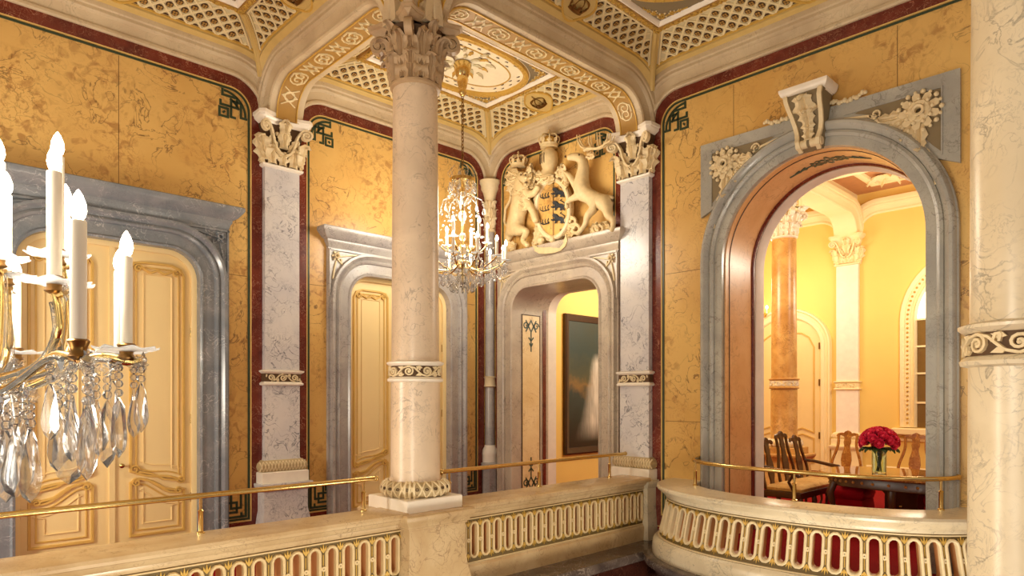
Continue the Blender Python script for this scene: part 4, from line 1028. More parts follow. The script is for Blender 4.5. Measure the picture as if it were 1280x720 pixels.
for dx in (-34, 34): m = MB(); ball(m, cp(140 + dx, 268, .24), .04, M_STONE, 8, 6); m.build('ear', lion)
p = cp(118, 250, .2); m = MB(); crown(m, T(*p) @ Matrix.Scale(.145, 4), 1, M_STONE); m.build('lion_crown', lion, 50)
SJ = [(572, 440, .15, .13), (520, 418, .17, .12), (455, 385, .19, .135), (452, 318, .20, .115), (466, 250, .20, .095), (456, 200, .22, .092), (418, 194, .26, .068), (378, 200, .28, .046),
      (425, 350, .24, .065), (388, 294, .28, .046), (362, 278, .29, .036), (372, 330, .30, .034),
      (430, 405, .24, .065), (398, 418, .28, .046), (372, 440, .29, .036), (378, 470, .30, .034),
      (592, 470, .19, .085), (592, 505, .22, .068), (622, 528, .2, .048), (618, 575, .22, .038), (606, 592, .24, .04),
      (520, 470, .22, .075), (480, 512, .26, .06), (476, 548, .24, .042), (446, 590, .26, .036), (424, 608, .28, .04), (604, 408, .12, .035), (622, 414, .13, .022)]
SE = [(0, 1), (1, 2), (2, 3), (3, 4), (4, 5), (5, 6), (6, 7), (2, 8), (8, 9), (9, 10), (10, 11), (2, 12), (12, 13), (13, 14), (14, 15), (0, 16), (16, 17), (17, 18), (18, 19), (19, 20), (1, 21), (21, 22), (22, 23), (23, 24), (24, 25), (0, 26), (26, 27)]
stag = link(bpy.data.objects.new('stag', skin_mesh('stag', SJ, SE, M_STONE)), arms)
m = MB()
for off, w0 in ((0, .36), (14, .28)):
    def ant(pts, r0, r1): tube(m, [cp(x + off, y, w0 + .0008 * (x - 470)) for x, y in pts], [r0 + (r1 - r0) * i / (len(pts) - 1) for i in range(len(pts))], M_STONE, 7)
    ant([(468, 160), (490, 150), (530, 152), (565, 138), (588, 104), (592, 70)], .027, .012)
    ant([(476, 154), (450, 140), (432, 108), (428, 80)], .021, .009); ant([(505, 150), (492, 118), (490, 84)], .018, .008); ant([(545, 146), (538, 110), (534, 66)], .018, .008); ant([(575, 126), (604, 112), (616, 84)], .016, .008)
m.build('antlers', stag)
m = MB(); relief_leaf(m, 482, 188, .26, 1.9, .10, .17, M_STONE, .2); m.build('ear', stag)
m = MB(); ball(m, cp(440, 184, .325), .015, M_UMBER, 8, 6); m.build('eye', stag)
m = MB(); ball(m, cp(368, 194, .31), .018, M_UMBER, 8, 6); m.build('nose', stag)
# shield
def sp(n, rx, ry, w): return [cp(302 + rx * cos(2 * pi * i / n) + .0 * i, 470 + ry * sin(2 * pi * i / n), w) for i in range(n)]
m = MB(); n = 40; f = sp(n, 86, 152, .17); bk = sp(n, 92, 160, .02); c0 = cp(302, 470, .215)
m.add(f + bk + [c0], [(i, (i + 1) % n, n + (i + 1) % n, n + i) for i in range(n)] + [(i, (i + 1) % n, 2 * n) for i in range(n)], M_OCHRE if False else M_SIENA); sh = m.build('shield', arms, 60)
m = MB(); o1 = sp(n, 88, 154, .18); tube(m, o1 + [o1[0]], .04, M_CARVE, 8); o2 = sp(n, 100, 166, .12); tube(m, o2 + [o2[0]], .035, M_STONE, 8)
m.build('shield_rim', sh)
m = MB(); tube(m, [cp(303, 330, .2), cp(302, 400, .215), cp(302, 540, .215), cp(302, 615, .2)], .006, M_UMBER, 6); m.build('division_line', sh)
def sw(cx): return .17 + .048 * max(0, 1 - abs(cx - 302) / 80)
for k, y in enumerate((410, 478, 548)):
    x0 = 258; m = MB()
    def tn(pts, r): tube(m, [cp(x, yy, sw(x) + .002) for x, yy in pts], r, M_HERALD, 6)
    tn([(236 + 4 * k * .5, y), (250, y + 6), (266, y + 2), (282, y - 6)], .009)
    for x, hgt in ((238, 14), (250, 20), (264, 24), (279, 28)): tn([(x, y + 2), (x - 5, y - hgt * .5), (x - 1, y - hgt)], .007)
    m.build('antler_charge', sh)
def lion_poly():
    return [(-30, 8), (-26, -6), (-14, -12), (0, -9), (10, -14), (14, -24), (26, -26), (34, -18), (31, -10), (24, -8), (22, 0), (34, 4), (40, 0), (42, 8), (30, 12), (20, 8), (18, 16), (26, 22), (14, 24), (10, 12), (-4, 8), (-12, 12), (-8, 22), (-20, 24), (-20, 14), (-24, 14), (-30, 24), (-38, 22), (-32, 14)]
for k, y in enumerate((385, 455, 523)):
    m = MB(); cx_ = 330; P = [(cx_ - x * .95, y + yy * 1.05) for x, yy in lion_poly()]
    plate(m, lambda u, v, w: cp(u, v, sw(u) + w), P, [], -.002, .018, M_HERALD, back=False)
    tube(m, [cp(cx_ + 28, y + 4, sw(350) + .008), cp(cx_ + 34, y - 12, sw(350) + .01), cp(cx_ + 20, y - 24, sw(350) + .01), cp(cx_ + 8, y - 28, sw(335) + .01), cp(cx_ + 18, y - 36, sw(340) + .01)], .007, M_HERALD, 6)
    tube(m, [cp(cx_ - 10, y - 22, sw(330) + .01), cp(cx_ + 2, y - 8, sw(330) + .01)], .012, M_HERALD, 6)
    m.build('lion_charge', sh)
# helmet with crown
c = cp(282, 215, .17); m = MB()
lathe(m, [(0, .20), (.07, .19), (.125, .13), (.145, .04), (.14, -.06), (.11, -.13), (.10, -.19), (.13, -.24), (.15, -.27), (0, -.28)], 24, M_STONE, fr=lambda a, b, d: (c.x + a, c.y + b, c.z + d)); he = m.build('helmet', arms, 50)
m = MB()
for k in (-1, 0, 1): plate(m, lambda u, v, w: (c.x - .14 * cos(u * 2.6) - w, c.y + u, c.z + v), [(k * .045 + .03 + .01 * cos(a), .01 + .085 * sin(a)) for a in [2 * pi * i / 10 for i in range(10)]], [], -.03, .005, M_UMBER, back=False)
m.build('visor_slots', he)
p = cp(281, 148, .17); m = MB(); crown(m, T(*p) @ Matrix.Scale(.165, 4), 1, M_STONE, M_GOLDP); m.build('helmet_crown', he, 50)
for (x, y, w, a, wd, L_) in ((262, 296, .2, -1.4, .16, .2), (250, 318, .2, -2.2, .14, .2), (320, 290, .2, 1.2, .16, .2), (340, 300, .22, .6, .14, .2), (350, 320, .2, 2.2, .14, .22), (290, 300, .24, 3.1, .14, .14), (232, 600, .14, -2.6, .14, .2), (376, 590, .14, 2.4, .14, .2)):
    m = MB(); relief_leaf(m, x, y, w, a, wd, L_); m.build('mantling_leaf', arms, 50)
for (x0, y0, s) in ((345, 275, 1), (262, 300, -1), (372, 330, 1)):
    m = MB(); tube(m, [cp(x, y, .22) for x, y in spiral(x0, y0, 24, 5, pi / 2, 1.3 * s, 18)], .022, M_STONE, 7); m.build('mantling_scroll', arms, 50)
m = MB(); rb_ = [(196, 672), (225, 690), (262, 692), (300, 688), (338, 676), (366, 650), (376, 622)]
P = [cp(x, y, .20 + .04 * sin(i * 1.3)) for i, (x, y) in enumerate(rb_)]
ribbon(m, P, (-.35, 0, 1), .10, .02, M_STONE); m.build('motto_ribbon', arms, 50)
for (x0, y0, s) in ((420, 580, 1), (545, 575, -1), (400, 545, 1)): m = MB(); tube(m, [cp(x, y, .17) for x, y in spiral(x0, y0, 34, 8, pi, 1.3 * s, 18)], .03, M_STONE, 7); m.build('base_scroll', arms, 50)
for (x, y, a) in ((500, 585, 1.3), (560, 595, 1.0), (400, 600, -1.2), (610, 590, -.8), (100, 670, -1.3), (210, 630, .4)): m = MB(); relief_leaf(m, x, y, .14, a, .14, .2); m.build('base_leaf', arms, 50)
for q in ((238, 640, .07), (300, 632, .06)): m = MB(); ball(m, cp(q[0], q[1], .2), q[2], M_STONE); m.build('scroll_boss', arms)

# ================================================================== salon beyond
struct_s = struct('ceiling_salon')
m = MB(); box(m, XR - .02, XB + .3, -4, A + .2, ZC + .03, ZC + .3, M_TERRA); m.build('ceiling_slab', struct_s, None)
m = MB()
for (a0, a1, c0, c1) in ((13.9, 16.2, 1.3, 5.2), (9.8, 12.6, 1.3, 5.2), (13.9, 16.2, 6.5, 8.3)):
    sweep(m, lambda u, v, w: (u, v, ZC + .03 - w), rect(a0, a1, c0, c1), [(0, 0), (-.02, .05), (-.08, .07), (-.16, .05), (-.18, 0)], M_SALONC, True)
    for u, v in ((a0 + .45, c1 - .45), (a1 - .45, c1 - .45), (a0 + .45, c0 + .45), (a1 - .45, c0 + .45)):
        for k in range(6): leaf(m, T(u, v, ZC + .02) @ rotz(k * pi / 3) @ Matrix.Rotation(-pi / 2, 4, 'X'), .16, .34, M_SALONC, .3, 6, 2)
m.build('stucco_panel', struct_s)
m = MB(); plate(m, plane_x(XB, -1), [(-4, -.1), (-4, 7), (A + .3, 7), (A + .3, -.1)], [], -.3, 0, M_SALON); m.build('wall_salon_back', kind='structure', smooth=None)
m = MB(); plate(m, plane_y(A, -1), [(9.06, -.1), (9.06, 7), (XB, 7), (XB, -.1)], [], -.3, 0, M_SALON); m.build('wall_salon_left', kind='structure', smooth=None)
SY, SX = 5.88, 13.28
for a in (('y', SX, SY, A), ('y', SX, .6, SY), ('x', SY, SX, XB), ('x', SY, XR, SX)):
    beam(*a, mat=M_SALONC, rmat=M_SALONC, orn=False, top=ZC + .1)
trim_no[0] = 30
def plain_rib(fr, u0, u1, d0=.25, d1=.25):
    trim_no[0] += 1; m = MB(); rib(m, fr, u0, u1, d0, d1, mat=M_SALONC); m.build('trim_%d' % trim_no[0], kind='structure')
fb = plane_x(XB, -1); plain_rib(fb, SY, A); plain_rib(fb, .6, SY); fl = plane_y(A, -1); plain_rib(fl, SX, XB); plain_rib(fl, XR, SX)
column(SX, SY, 'honey marble salon column with white capital seen through the big arch', (M_RECC, M_RECC, M_SALONC, M_WHITE, (M_SALONC, M_WHITE, M_WHITE)), ped=(0, M_RECC))
twS = lambda u, d: (XB - d, u)
pilaster(twS, ((0, 1), (-1, 0)), SY, 'pale pilaster on the yellow back wall of the salon', (M_PINKW, M_SALONC, M_SALONC, M_SALONC), z0=0, flat_base=M_SALONC)
# salon door
t = struct('door_4'); dc = 7.38; fr = fb
def seg(c, hw, bot, spr, rise, n=18):
    return [(c - hw, bot)] + [(c - hw * cos(pi * i / n), spr + rise * sin(pi * i / n)) for i in range(n + 1)] + [(c + hw, bot)]
m = MB(); sweep(m, fr, seg(dc, .86, 0, 3.1, .72), [(0, 0), (0, .05), (.03, .08), (.10, .08), (.12, .05), (.17, .06), (.20, .10), (.24, .10), (.26, 0)], M_SALONC); m.build('architrave', t)
m = MB(); plate(m, fr, [(dc - .87, .01)] + seg(dc, .87, .02, 3.1, .72)[1:-1] + [(dc + .87, .01)], [], -.01, .02, M_DOOR); lf = m.build('door_leaf', t)
m = MB()
for s in (-1, 1):
    q = [(dc + s * .12, .95)] + [(dc + s * .12, 3.45), (dc + s * .40, 3.42), (dc + s * .58, 3.3), (dc + s * .70, 3.05), (dc + s * .70, .95), (dc + s * .42, 1.05)]
    strip(m, fr, q, .04, .015, .045, M_DOORG, True); strip(m, fr, [(dc + s * .12, .2), (dc + s * .12, .8), (dc + s * .42, .9), (dc + s * .7, .8), (dc + s * .7, .2)], .04, .015, .045, M_DOORG, True)
strip(m, fr, [(dc, .02), (dc, 3.78)], .05, .015, .05, M_DOOR); m.build('panel_moulding', lf)
for z in (.8, 2.1, 3.0): m = MB(); tube(m, [fr(dc - .84, z, .05), fr(dc - .84, z + .16, .05)], .02, M_BRONZE, 8); m.build('hinge', t)
# salon window
t = struct('window_1'); wc = 3.2
m = MB(); sweep(m, fb, round_arch(wc, 1.25, 1.15, 3.55), [(-.02, 0), (-.02, .04), (.02, .10), (.05, .06), (.09, .05), (.10, .09), (.20, .09), (.22, .05), (.27, .08), (.31, .08), (.33, 0)], M_SALONC); 
for p in round_arch(wc, 1.40, 1.2, 3.55, 60): pass
rp_ = PathFrame(fb, round_arch(wc, 1.40, 1.2, 3.55, 40))
for i in range(90):
    u = rp_.len * (i + .5) / 90; ball(m, rp_(u, .1, 0), .026, M_GOLDP, 6, 4)
m.build('window_frame', t)
m = MB(); box(m, XB - .2, XB, wc - 1.7, wc + 1.7, .98, 1.13, M_SALONC, .02); m.build('window_sill', t)
m = MB(); plate(m, fb, [(wc - 1.25, 1.15), (wc - 1.25, 3.55), (wc + 1.25, 3.55), (wc + 1.25, 1.15)], [], 0, .012, M_PANE); m.build('lower_panes', t)
m = MB(); plate(m, fb, round_arch(wc, 1.24, 3.56, 3.57)[1:-1], [], 0, .012, M_PANEL); m.build('fanlight', t)
m = MB()
for z in (1.7, 2.35, 2.95, 3.55): strip(m, fb, [(wc - 1.25, z), (wc + 1.25, z)], .05, .01, .05, M_SALONC)
for y in (wc - .42, wc + .42): strip(m, fb, [(y, 1.15), (y, 4.7)], .05, .01, .05, M_SALONC)
m.build('muntins', t)
trim_no[0] += 1
m = MB()
for a, b in ((-3.9, SY - .4), (SY + .4, dc - 1.14), (dc + 1.14, A)):
    if b > a: 
        sweep(m, fb, [(a, .12), (b, .12)], [(-.12, 0), (-.12, .04), (.08, .04), (.12, 0)], M_SALONC); sweep(m, fb, [(a, .86), (b, .86)], [(-.04, 0), (-.02, .05), (.04, .06), (.05, 0)], M_SALONC)
m.build('baseboard_salon', kind='structure')

# painting on the salon's left wall
pt = thing('framed_painting', 'tall dark oil painting in a dark wooden frame seen through the far doorway', 'painting', (10.8, A, .7))
fy = plane_y(A, -1)
m = MB(); sweep(m, fy, rect(9.95, 11.75, .67, 3.50), [(0, .005), (0, .07), (-.03, .09), (-.08, .07), (-.13, .05), (-.14, .03), (-.14, .005)], M_FRAMEW, True); m.build('frame', pt)
mt, nt, bs = new_mat('oil_painting'); N = nt.nodes.new; L = nt.links.new
tc = N('ShaderNodeTexCoord'); sx = N('ShaderNodeSeparateXYZ'); L(tc.outputs['Object'], sx.inputs[0])
nz = N('ShaderNodeTexNoise'); nz.inputs['Scale'].default_value = 3.2; nz.inputs['Detail'].default_value = 8; L(tc.outputs['Object'], nz.inputs['Vector'])
cr = N('ShaderNodeValToRGB'); e = cr.color_ramp.elements; e[0].position = 0; e[0].color = srgb((40, 30, 16)); e[1].position = 1; e[1].color = srgb((40, 48, 34))
for p_, c_ in ((.25, (32, 40, 32)), (.40, (38, 54, 52)), (.50, (124, 96, 52)), (.58, (66, 70, 50)), (.76, (28, 52, 50))): q = e.new(p_); q.color = srgb(c_)
def mth(op, a, b=None, c=None):
    n = N('ShaderNodeMath'); n.operation = op
    for i, v in enumerate((a, b, c)):
        if v is None: continue
        if isinstance(v, (int, float)): n.inputs[i].default_value = v
        else: L(v, n.inputs[i])
    return n.outputs[0]
v = mth('DIVIDE', mth('SUBTRACT', sx.outputs[2], .75), 2.7); L(mth('ADD', v, mth('MULTIPLY', mth('SUBTRACT', nz.outputs['Fac'], .5), .35)), cr.inputs[0])
# a pale waterfall widening into mist
hw_ = mth('ADD', .10, mth('MULTIPLY', mth('POWER', mth('SUBTRACT', 1.0, v), 1.4), .68))
dx = mth('ABSOLUTE', mth('SUBTRACT', sx.outputs[0], mth('ADD', 10.98, mth('MULTIPLY', nz.outputs['Fac'], .14))))
mk = N('ShaderNodeMapRange'); mk.inputs[1].default_value = .35; mk.inputs[2].default_value = 1.1; mk.inputs[3].default_value = 1; mk.inputs[4].default_value = 0; L(mth('DIVIDE', dx, hw_), mk.inputs[0])
top = N('ShaderNodeMapRange'); top.inputs[1].default_value = .74; top.inputs[2].default_value = .66; L(v, top.inputs[0])
bot = N('ShaderNodeMapRange'); bot.inputs[1].default_value = .06; bot.inputs[2].default_value = .2; L(v, bot.inputs[0])
wv = N('ShaderNodeTexNoise'); wv.inputs['Scale'].default_value = 9; mp_ = N('ShaderNodeMapping'); mp_.inputs['Scale'].default_value = (2.5, 1, .35); L(tc.outputs['Object'], mp_.inputs[0]); L(mp_.outputs[0], wv.inputs['Vector'])
fac = mth('MULTIPLY', mth('MULTIPLY', mk.outputs[0], mth('MULTIPLY', top.outputs[0], bot.outputs[0])), mth('ADD', .35, mth('MULTIPLY', wv.outputs['Fac'], 1.0)))
mx = N('ShaderNodeMixRGB'); L(fac, mx.inputs[0]); L(cr.outputs[0], mx.inputs[1]); mx.inputs[2].default_value = srgb((206, 202, 190)); mx.use_clamp = True
L(mx.outputs[0], bs.inputs['Base Color']); bs.inputs['Roughness'].default_value = .45
m = MB(); plate(m, fy, [(10.07, .79), (10.07, 3.38), (11.63, 3.38), (11.63, .79)], [], .005, .035, mt); m.build('canvas', pt, None)

# ------------------------------------------------------------------ furniture
def chair(loc, rz, label, group=None):
    """queen anne chair, faces +y locally"""
    t = thing('dining_chair', label, 'chair', loc, rz, group)
    W = .24
    def leg(x, y, s):
        m = MB(); tube(m, [(x, y, .44), (x * 1.06, y * 1.07, .36), (x * 1.0, y * 1.0, .22), (x * .97, y * .97, .10), (x * 1.05, y * 1.06, .03), (x * 1.08, y * 1.1, 0)], [.034, .04, .026, .018, .02, .03], M_WOOD, 8); link(bpy.data.objects.new('leg', m.mesh('leg', 50)), t, local=True)
    for x in (-W, W): leg(x, .2, 1)
    for x in (-.19, .19):
        m = MB(); tube(m, [(x, -.22, .46), (x, -.23, .25), (x * 1.05, -.30, 0)], [.024, .022, .022], M_WOOD, 8); link(bpy.data.objects.new('leg', m.mesh('leg', 50)), t, local=True)
    m = MB(); hmould(m, [(-.21, -.24), (-.28, .22), (.28, .22), (.21, -.24)], [(0, .38), (.01, .40), (.01, .46), (-.01, .47)], M_WOOD); link(bpy.data.objects.new('seat_frame', m.mesh('seat_frame', 30)), t, local=True)
    m = MB(); hmould(m, [(-.20, -.22), (-.26, .21), (.26, .21), (.20, -.22)], [(0, .465), (.005, .49), (-.03, .515), (-.1, .525)], M_SEATF); link(bpy.data.objects.new('seat', m.mesh('seat', 50)), t, local=True)
    back_unit(t, 0, M_INLAY, local=True)
    return t
def back_unit(t, x0, ms, local=True, z0=.47, top=1.2, sc=1.0, y=-.23, stiles=(-1, 1), mw=None):
    h = top - z0; mw = mw or ms
    def yy(z): return y - .12 * ((z - z0) / h) ** 1.4
    for s in stiles:
        P = []
        for i in range(15):
            v = i / 14; xx = .20 + .035 * sin(v * 2 * pi * .9) - .03 * v ** 3; P.append((x0 + s * xx * sc, yy(z0 + v * h * .9), z0 + v * h * .9))
        P += [(x0 + s * .15 * sc, yy(z0 + .97 * h), z0 + .97 * h)]
        m = MB(); ribbon(m, P, (0, 1, 0), .035, .036, mw); link(bpy.data.objects.new('stile', m.mesh('stile', 40)), t, local=local)
    m = MB(); P = []
    pts = [(-.17, .93), (-.15, .975), (-.10, .99), (-.06, .97), (-.03, 1.0), (0, 1.02), (.03, 1.0), (.06, .97), (.10, .99), (.15, .975), (.17, .93)]
    ribbon(m, [(x0 + a * sc, yy(z0 + b * h), z0 + b * h) for a, b in pts], (0, 1, 0), .035, [.03, .045, .05, .06, .075, .085, .075, .06, .05, .045, .03], mw); link(bpy.data.objects.new('crest_rail', m.mesh('crest_rail', 40)), t, local=local)
    hwv = [(0, .062), (.08, .05), (.14, .045), (.25, .07), (.38, .085), (.52, .075), (.64, .05), (.72, .045), (.8, .06), (.88, .05), (.97, .06)]
    m = MB(); L_ = [(x0 - a * sc, v) for v, a in hwv] + [(x0 + a * sc, v) for v, a in hwv[::-1]]
    plate(m, lambda u, v, w: (u, yy(z0 + v * h) + w, z0 + v * h), L_, [], -.012, .012, ms); link(bpy.data.objects.new('splat', m.mesh('splat', 30)), t, local=local)
chair((11.80, 4.26, 0), pi / 2, 'inlaid chair behind the table, left of the roses')
chair((11.80, 3.22, 0), pi / 2, 'inlaid chair behind the table, right of the roses at the arch edge')
# settee with three chair backs, facing -y
st = thing('chair_back_settee', 'dark carved settee with three open splat backs beside the table', 'settee', (10.36, 4.30, 0), pi)
for i, x in enumerate((-.52, 0, .52)):
    back_unit(st, x, M_WOOD, top=1.24 if x == 0 else 1.16, stiles=(-1, 1) if x == 0 else ((-1,) if x < 0 else (1,)), sc=1.15)
m = MB(); hmould(m, [(-.78, -.25), (-.78, .30), (.78, .30), (.78, -.25)], [(-.01, .36), (0, .38), (0, .45), (-.02, .46)], M_WOOD); link(bpy.data.objects.new('seat_frame', m.mesh('f', 30)), st, local=True)
m = MB(); hmould(m, [(-.75, -.22), (-.75, .29), (.75, .29), (.75, -.22)], [(0, .455), (.01, .50), (-.03, .535), (-.12, .55)], M_SEATF); link(bpy.data.objects.new('seat', m.mesh('s', 50)), st, local=True)
for x in (-.72, -.25, .25, .72):
    for y in (.26, -.24):
        m = MB(); tube(m, [(x, y, .42), (x * 1.02, y * 1.1, .3), (x, y, .12), (x * 1.02, y * 1.15, 0)], [.035, .04, .02, .028], M_WOOD, 8); link(bpy.data.objects.new('leg', m.mesh('leg', 50)), st, local=True)
for s in (-1, 1):
    m = MB(); tube(m, [(s * .74, -.28, .80), (s * .79, -.12, .78), (s * .80, .1, .74), (s * .80, .24, .72), (s * .80, .29, .69)], [.022, .026, .028, .032, .026], M_WOOD, 8); tube(m, [(s * .80, .2, .72), (s * .79, .13, .6), (s * .76, .2, .45)], .022, M_WOOD, 8); link(bpy.data.objects.new('arm', m.mesh('arm', 50)), st, local=True)
# table
tx, ty = 10.25, 2.86
tb = thing('marquetry_table', 'dark inlaid oval table under the arch with roses on it', 'table', (tx, ty, 0))
def ovl(a, b, n=48, e=2.6): return [(tx + a * math.copysign(abs(cos(t_)) ** (2 / e), cos(t_)), ty + b * math.copysign(abs(sin(t_)) ** (2 / e), sin(t_))) for t_ in [-2 * pi * i / n for i in range(n)]]
m = MB(); M_TOP = marble('table_top_inlay', (150, 96, 44), (112, 66, 28), (214, 160, 84), 4, .05, .7, .06)
hmould(m, ovl(.76, 1.06), [(-.03, .735), (0, .745), (.012, .755), (.012, .765), (0, .775), (-.01, .778)], M_TOP); m.build('table_top', tb, 40)
m = MB(); hmould(m, ovl(.66, .94), [(0, .60), (.01, .61), (0, .63), (0, .735)], M_WOOD)
of = ovl(.66, .94, 96)
for i in range(0, 96, 2):
    p = of[i]; ball(m, (p[0], p[1], .675), .022, M_INLAY, 6, 4)
m.build('apron', tb, 40)
for sx_, sy_ in ((-1, -1), (-1, 1), (1, -1), (1, 1), (-1, 0), (1, 0)):
    x, y = tx + sx_ * .52, ty + sy_ * .74
    m = MB(); tube(m, [(x, y, .64), (x + sx_ * .03, y + sy_ * .04, .5), (x, y, .28), (x - sx_ * .01, y, .12), (x + sx_ * .03, y + sy_ * .04, .03), (x + sx_ * .04, y + sy_ * .05, 0)], [.05, .052, .032, .024, .03, .04], M_WOOD, 10); m.build('leg', tb, 50)
m = MB(); hmould(m, rect(tx - .16, tx + .16, ty - .2, ty + .2), [(.06, 0), (.06, .05), (.0, .09), (0, .5), (.04, .56), (.04, .6)], M_WOOD); ball(m, (tx - .165, ty, .35), .025, M_BRASS); m.build('pedestal_box', tb, 40)
for (x, y, lb) in ((10.55, 3.66, 'red velvet stool under the left end of the table'), (10.62, 2.42, 'red velvet stool under the right end of the table')):
    o_ = thing('velvet_stool', lb, 'stool', (x, y, 0))
    m = MB(); hmould(m, rect(x - .24, x + .24, y - .24, y + .24), [(-.03, .32), (0, .34), (.02, .42), (0, .49), (-.06, .52), (-.14, .53)], M_REDV); m.build('cushion', o_, 50)
    m = MB(); hmould(m, rect(x - .235, x + .235, y - .235, y + .235), [(.02, .03), (.0, .1), (.015, .2), (0, .33)], M_REDV); m.build('skirt', o_, 50)
    for a in (-1, 1):
        for b in (-1, 1): m = MB(); lathe(m, [(.02, 0), (.03, .02), (.02, .05)], 10, M_WOOD, (x + a * .2, y + b * .2)); m.build('foot', o_)
# vase and roses
vx, vy, vz = 10.12, 3.14, .779
vs = thing('glass_vase', 'clear glass cylinder vase with green stems on the inlaid table', 'vase', (vx, vy, vz))
m = MB(); lathe(m, [(.085, vz), (.09, vz + .01), (.095, vz + .34), (.088, vz + .34), (.083, vz + .02), (0, vz + .02)], 28, M_VASE, (vx, vy)); m.build('glass_wall', vs, 50)
m = MB()
for i in range(14):
    a = R.uniform(0, 6.28); r0 = R.uniform(.01, .06); r1 = R.uniform(.02, .06); b = a + R.uniform(1.5, 3)
    tube(m, [(vx + r0 * cos(a), vy + r0 * sin(a), vz + .03), (vx + r1 * cos(b) * .6, vy + r1 * sin(b) * .6, vz + .2), (vx + r1 * cos(b), vy + r1 * sin(b), vz + .36)], .006, M_LEAF, 5)
m.build('stems', vs)
def rose_mesh():
    m = MB(); ball(m, (0, 0, .0), .03, M_ROSE, 8, 6)
    for ring, (n, r, h, w, tl) in enumerate(((3, .014, .05, .05, .15), (5, .026, .05, .06, .45), (6, .036, .045, .065, .85))):
        for k in range(n):
            a = 2 * pi * (k + .4 * ring) / n; vs_ = []; fs = []
            for j in range(5):
                v = j / 4
                for i in range(5):
                    u = -1 + .5 * i; rr = r * (.5 + .6 * v) + tl * .02 * v * v - .006 * u * u; zz = -.03 + h * 1.3 * v * (1 - .25 * u * u); ww = u * w * .5 * (.5 + .8 * sin(v * 2.2))
                    vs_.append((rr * cos(a) - ww * sin(a), rr * sin(a) + ww * cos(a), zz))
            m.add(vs_, [(j * 5 + i, j * 5 + i + 1, j * 5 + i + 6, j * 5 + i + 5) for j in range(4) for i in range(4)], M_ROSE)
    return m.mesh('rose', 60, False)
RM = rose_mesh(); ms_ = MB(); tube(ms_, [(0, 0, -.03), (0, 0, -.10)], .006, M_LEAF, 5); leaf(ms_, T(0, 0, -.09) @ Matrix.Rotation(-.9, 4, 'X'), .05, .08, M_LEAF, .3, 5, 1); SM = ms_.mesh('rose_stem', 50)
for i in range(30):
    t_ = (i + .5) / 30; ph = math.acos(1 - 1.15 * t_); a = i * 2.39996
    d = Vector((sin(ph) * cos(a), sin(ph) * sin(a), cos(ph))); p = Vector((vx, vy, vz + .42)) + Vector((d.x * .22, d.y * .22, d.z * .19))
    ro = thing('red_rose', 'dark pink rose in the bouquet in the glass vase on the table', 'rose', p, 0, 'roses in the glass vase')
    q = d.to_track_quat('Z', 'Y'); ro.rotation_mode = 'QUATERNION'; ro.rotation_quaternion = q; ro.scale = (1.15,) * 3
    link(bpy.data.objects.new('bloom', RM), ro, local=True); link(bpy.data.objects.new('stem', SM), ro, local=True)
m = MB()
for i in range(12):
    a = i * .55; leaf(m, T(vx, vy, vz + .33) @ rotz(a) @ T(0, .06, 0) @ Matrix.Rotation(-1.35, 4, 'X'), .09, .17, M_LEAF, .4, 6, 1)
m.build('foliage', vs, 50)
# small sconce in the salon
sc_ = thing('wall_sconce', 'small lit candle sconce on the salon wall left of the honey column', 'sconce', (XB - .1, 7.93, 3.95))
m = MB(); lathe(m, [(0, -.02), (.07, -.02), (.05, .02), (0, .03)], 14, M_BRASS, fr=lambda a, b, d: (XB - .10 - d, 7.93 + a, 3.95 + b))
for s in (-1, 1): tube(m, [(XB - .12, 7.93, 3.95), (XB - .2, 7.93 + s * .1, 3.9), (XB - .22, 7.93 + s * .14, 3.97)], .012, M_BRASS, 6)
m.build('bracket', sc_)
for s in (-1, 1):
    m = MB(); tube(m, [(XB - .22, 7.93 + s * .14, 3.97), (XB - .22, 7.93 + s * .14, 4.09)], .018, M_CANDLE, 8); m.build('candle', sc_)
    m = MB(); ball(m, (XB - .22, 7.93 + s * .14, 4.13), .03, M_BULB, 8, 6, (1, 1, 1.6)); m.build('bulb', sc_)

# ================================================================== chandeliers
def pendeloque(w=.03, h=.11, th=.012):
    """faceted flat pear drop hanging from its own origin"""
    m = MB(); n = 12; vs_ = []; prof = [(.18, -.0), (.30, -.12), (.62, -.34), (.95, -.62), (1.0, -.74), (.7, -.9), (0.05, -1.0)]
    for x, z in prof: vs_.append((x * w / 1, 0, z * h))
    for x, z in prof[::-1]: vs_.append((-x * w, 0, z * h))
    k = len(vs_); inner = [(v[0] * .55, th, v[2] * .72 - .16 * h) for v in vs_]; inb = [(v[0] * .55, -th, v[2] * .72 - .16 * h) for v in vs_]
    fs = [(i, (i + 1) % k, k + (i + 1) % k, k + i) for i in range(k)] + [(i, (i + 1) % k, 2 * k + (i + 1) % k, 2 * k + i) for i in range(k)] + [tuple(range(k, 2 * k)), tuple(range(2 * k, 3 * k))]
    m.add(vs_ + inner + inb, fs, M_GLASS); ball(m, (0, 0, .012), .011, M_GLASS, 6, 4)
    return m
def octo(r):
    m = MB(); ball(m, (0, 0, 0), r, M_GLASS, 8, 4); return m
def star(r):
    m = MB(); n = 16; v = [((r if i % 2 == 0 else r * .72) * cos(2 * pi * i / n), 0, (r if i % 2 == 0 else r * .72) * sin(2 * pi * i / n)) for i in range(n)]
    m.add(v + [(0, r * .4, 0), (0, -r * .4, 0)], [(i, (i + 1) % n, n) for i in range(n)] + [(i, (i + 1) % n, n + 1) for i in range(n)], M_GLASS); return m
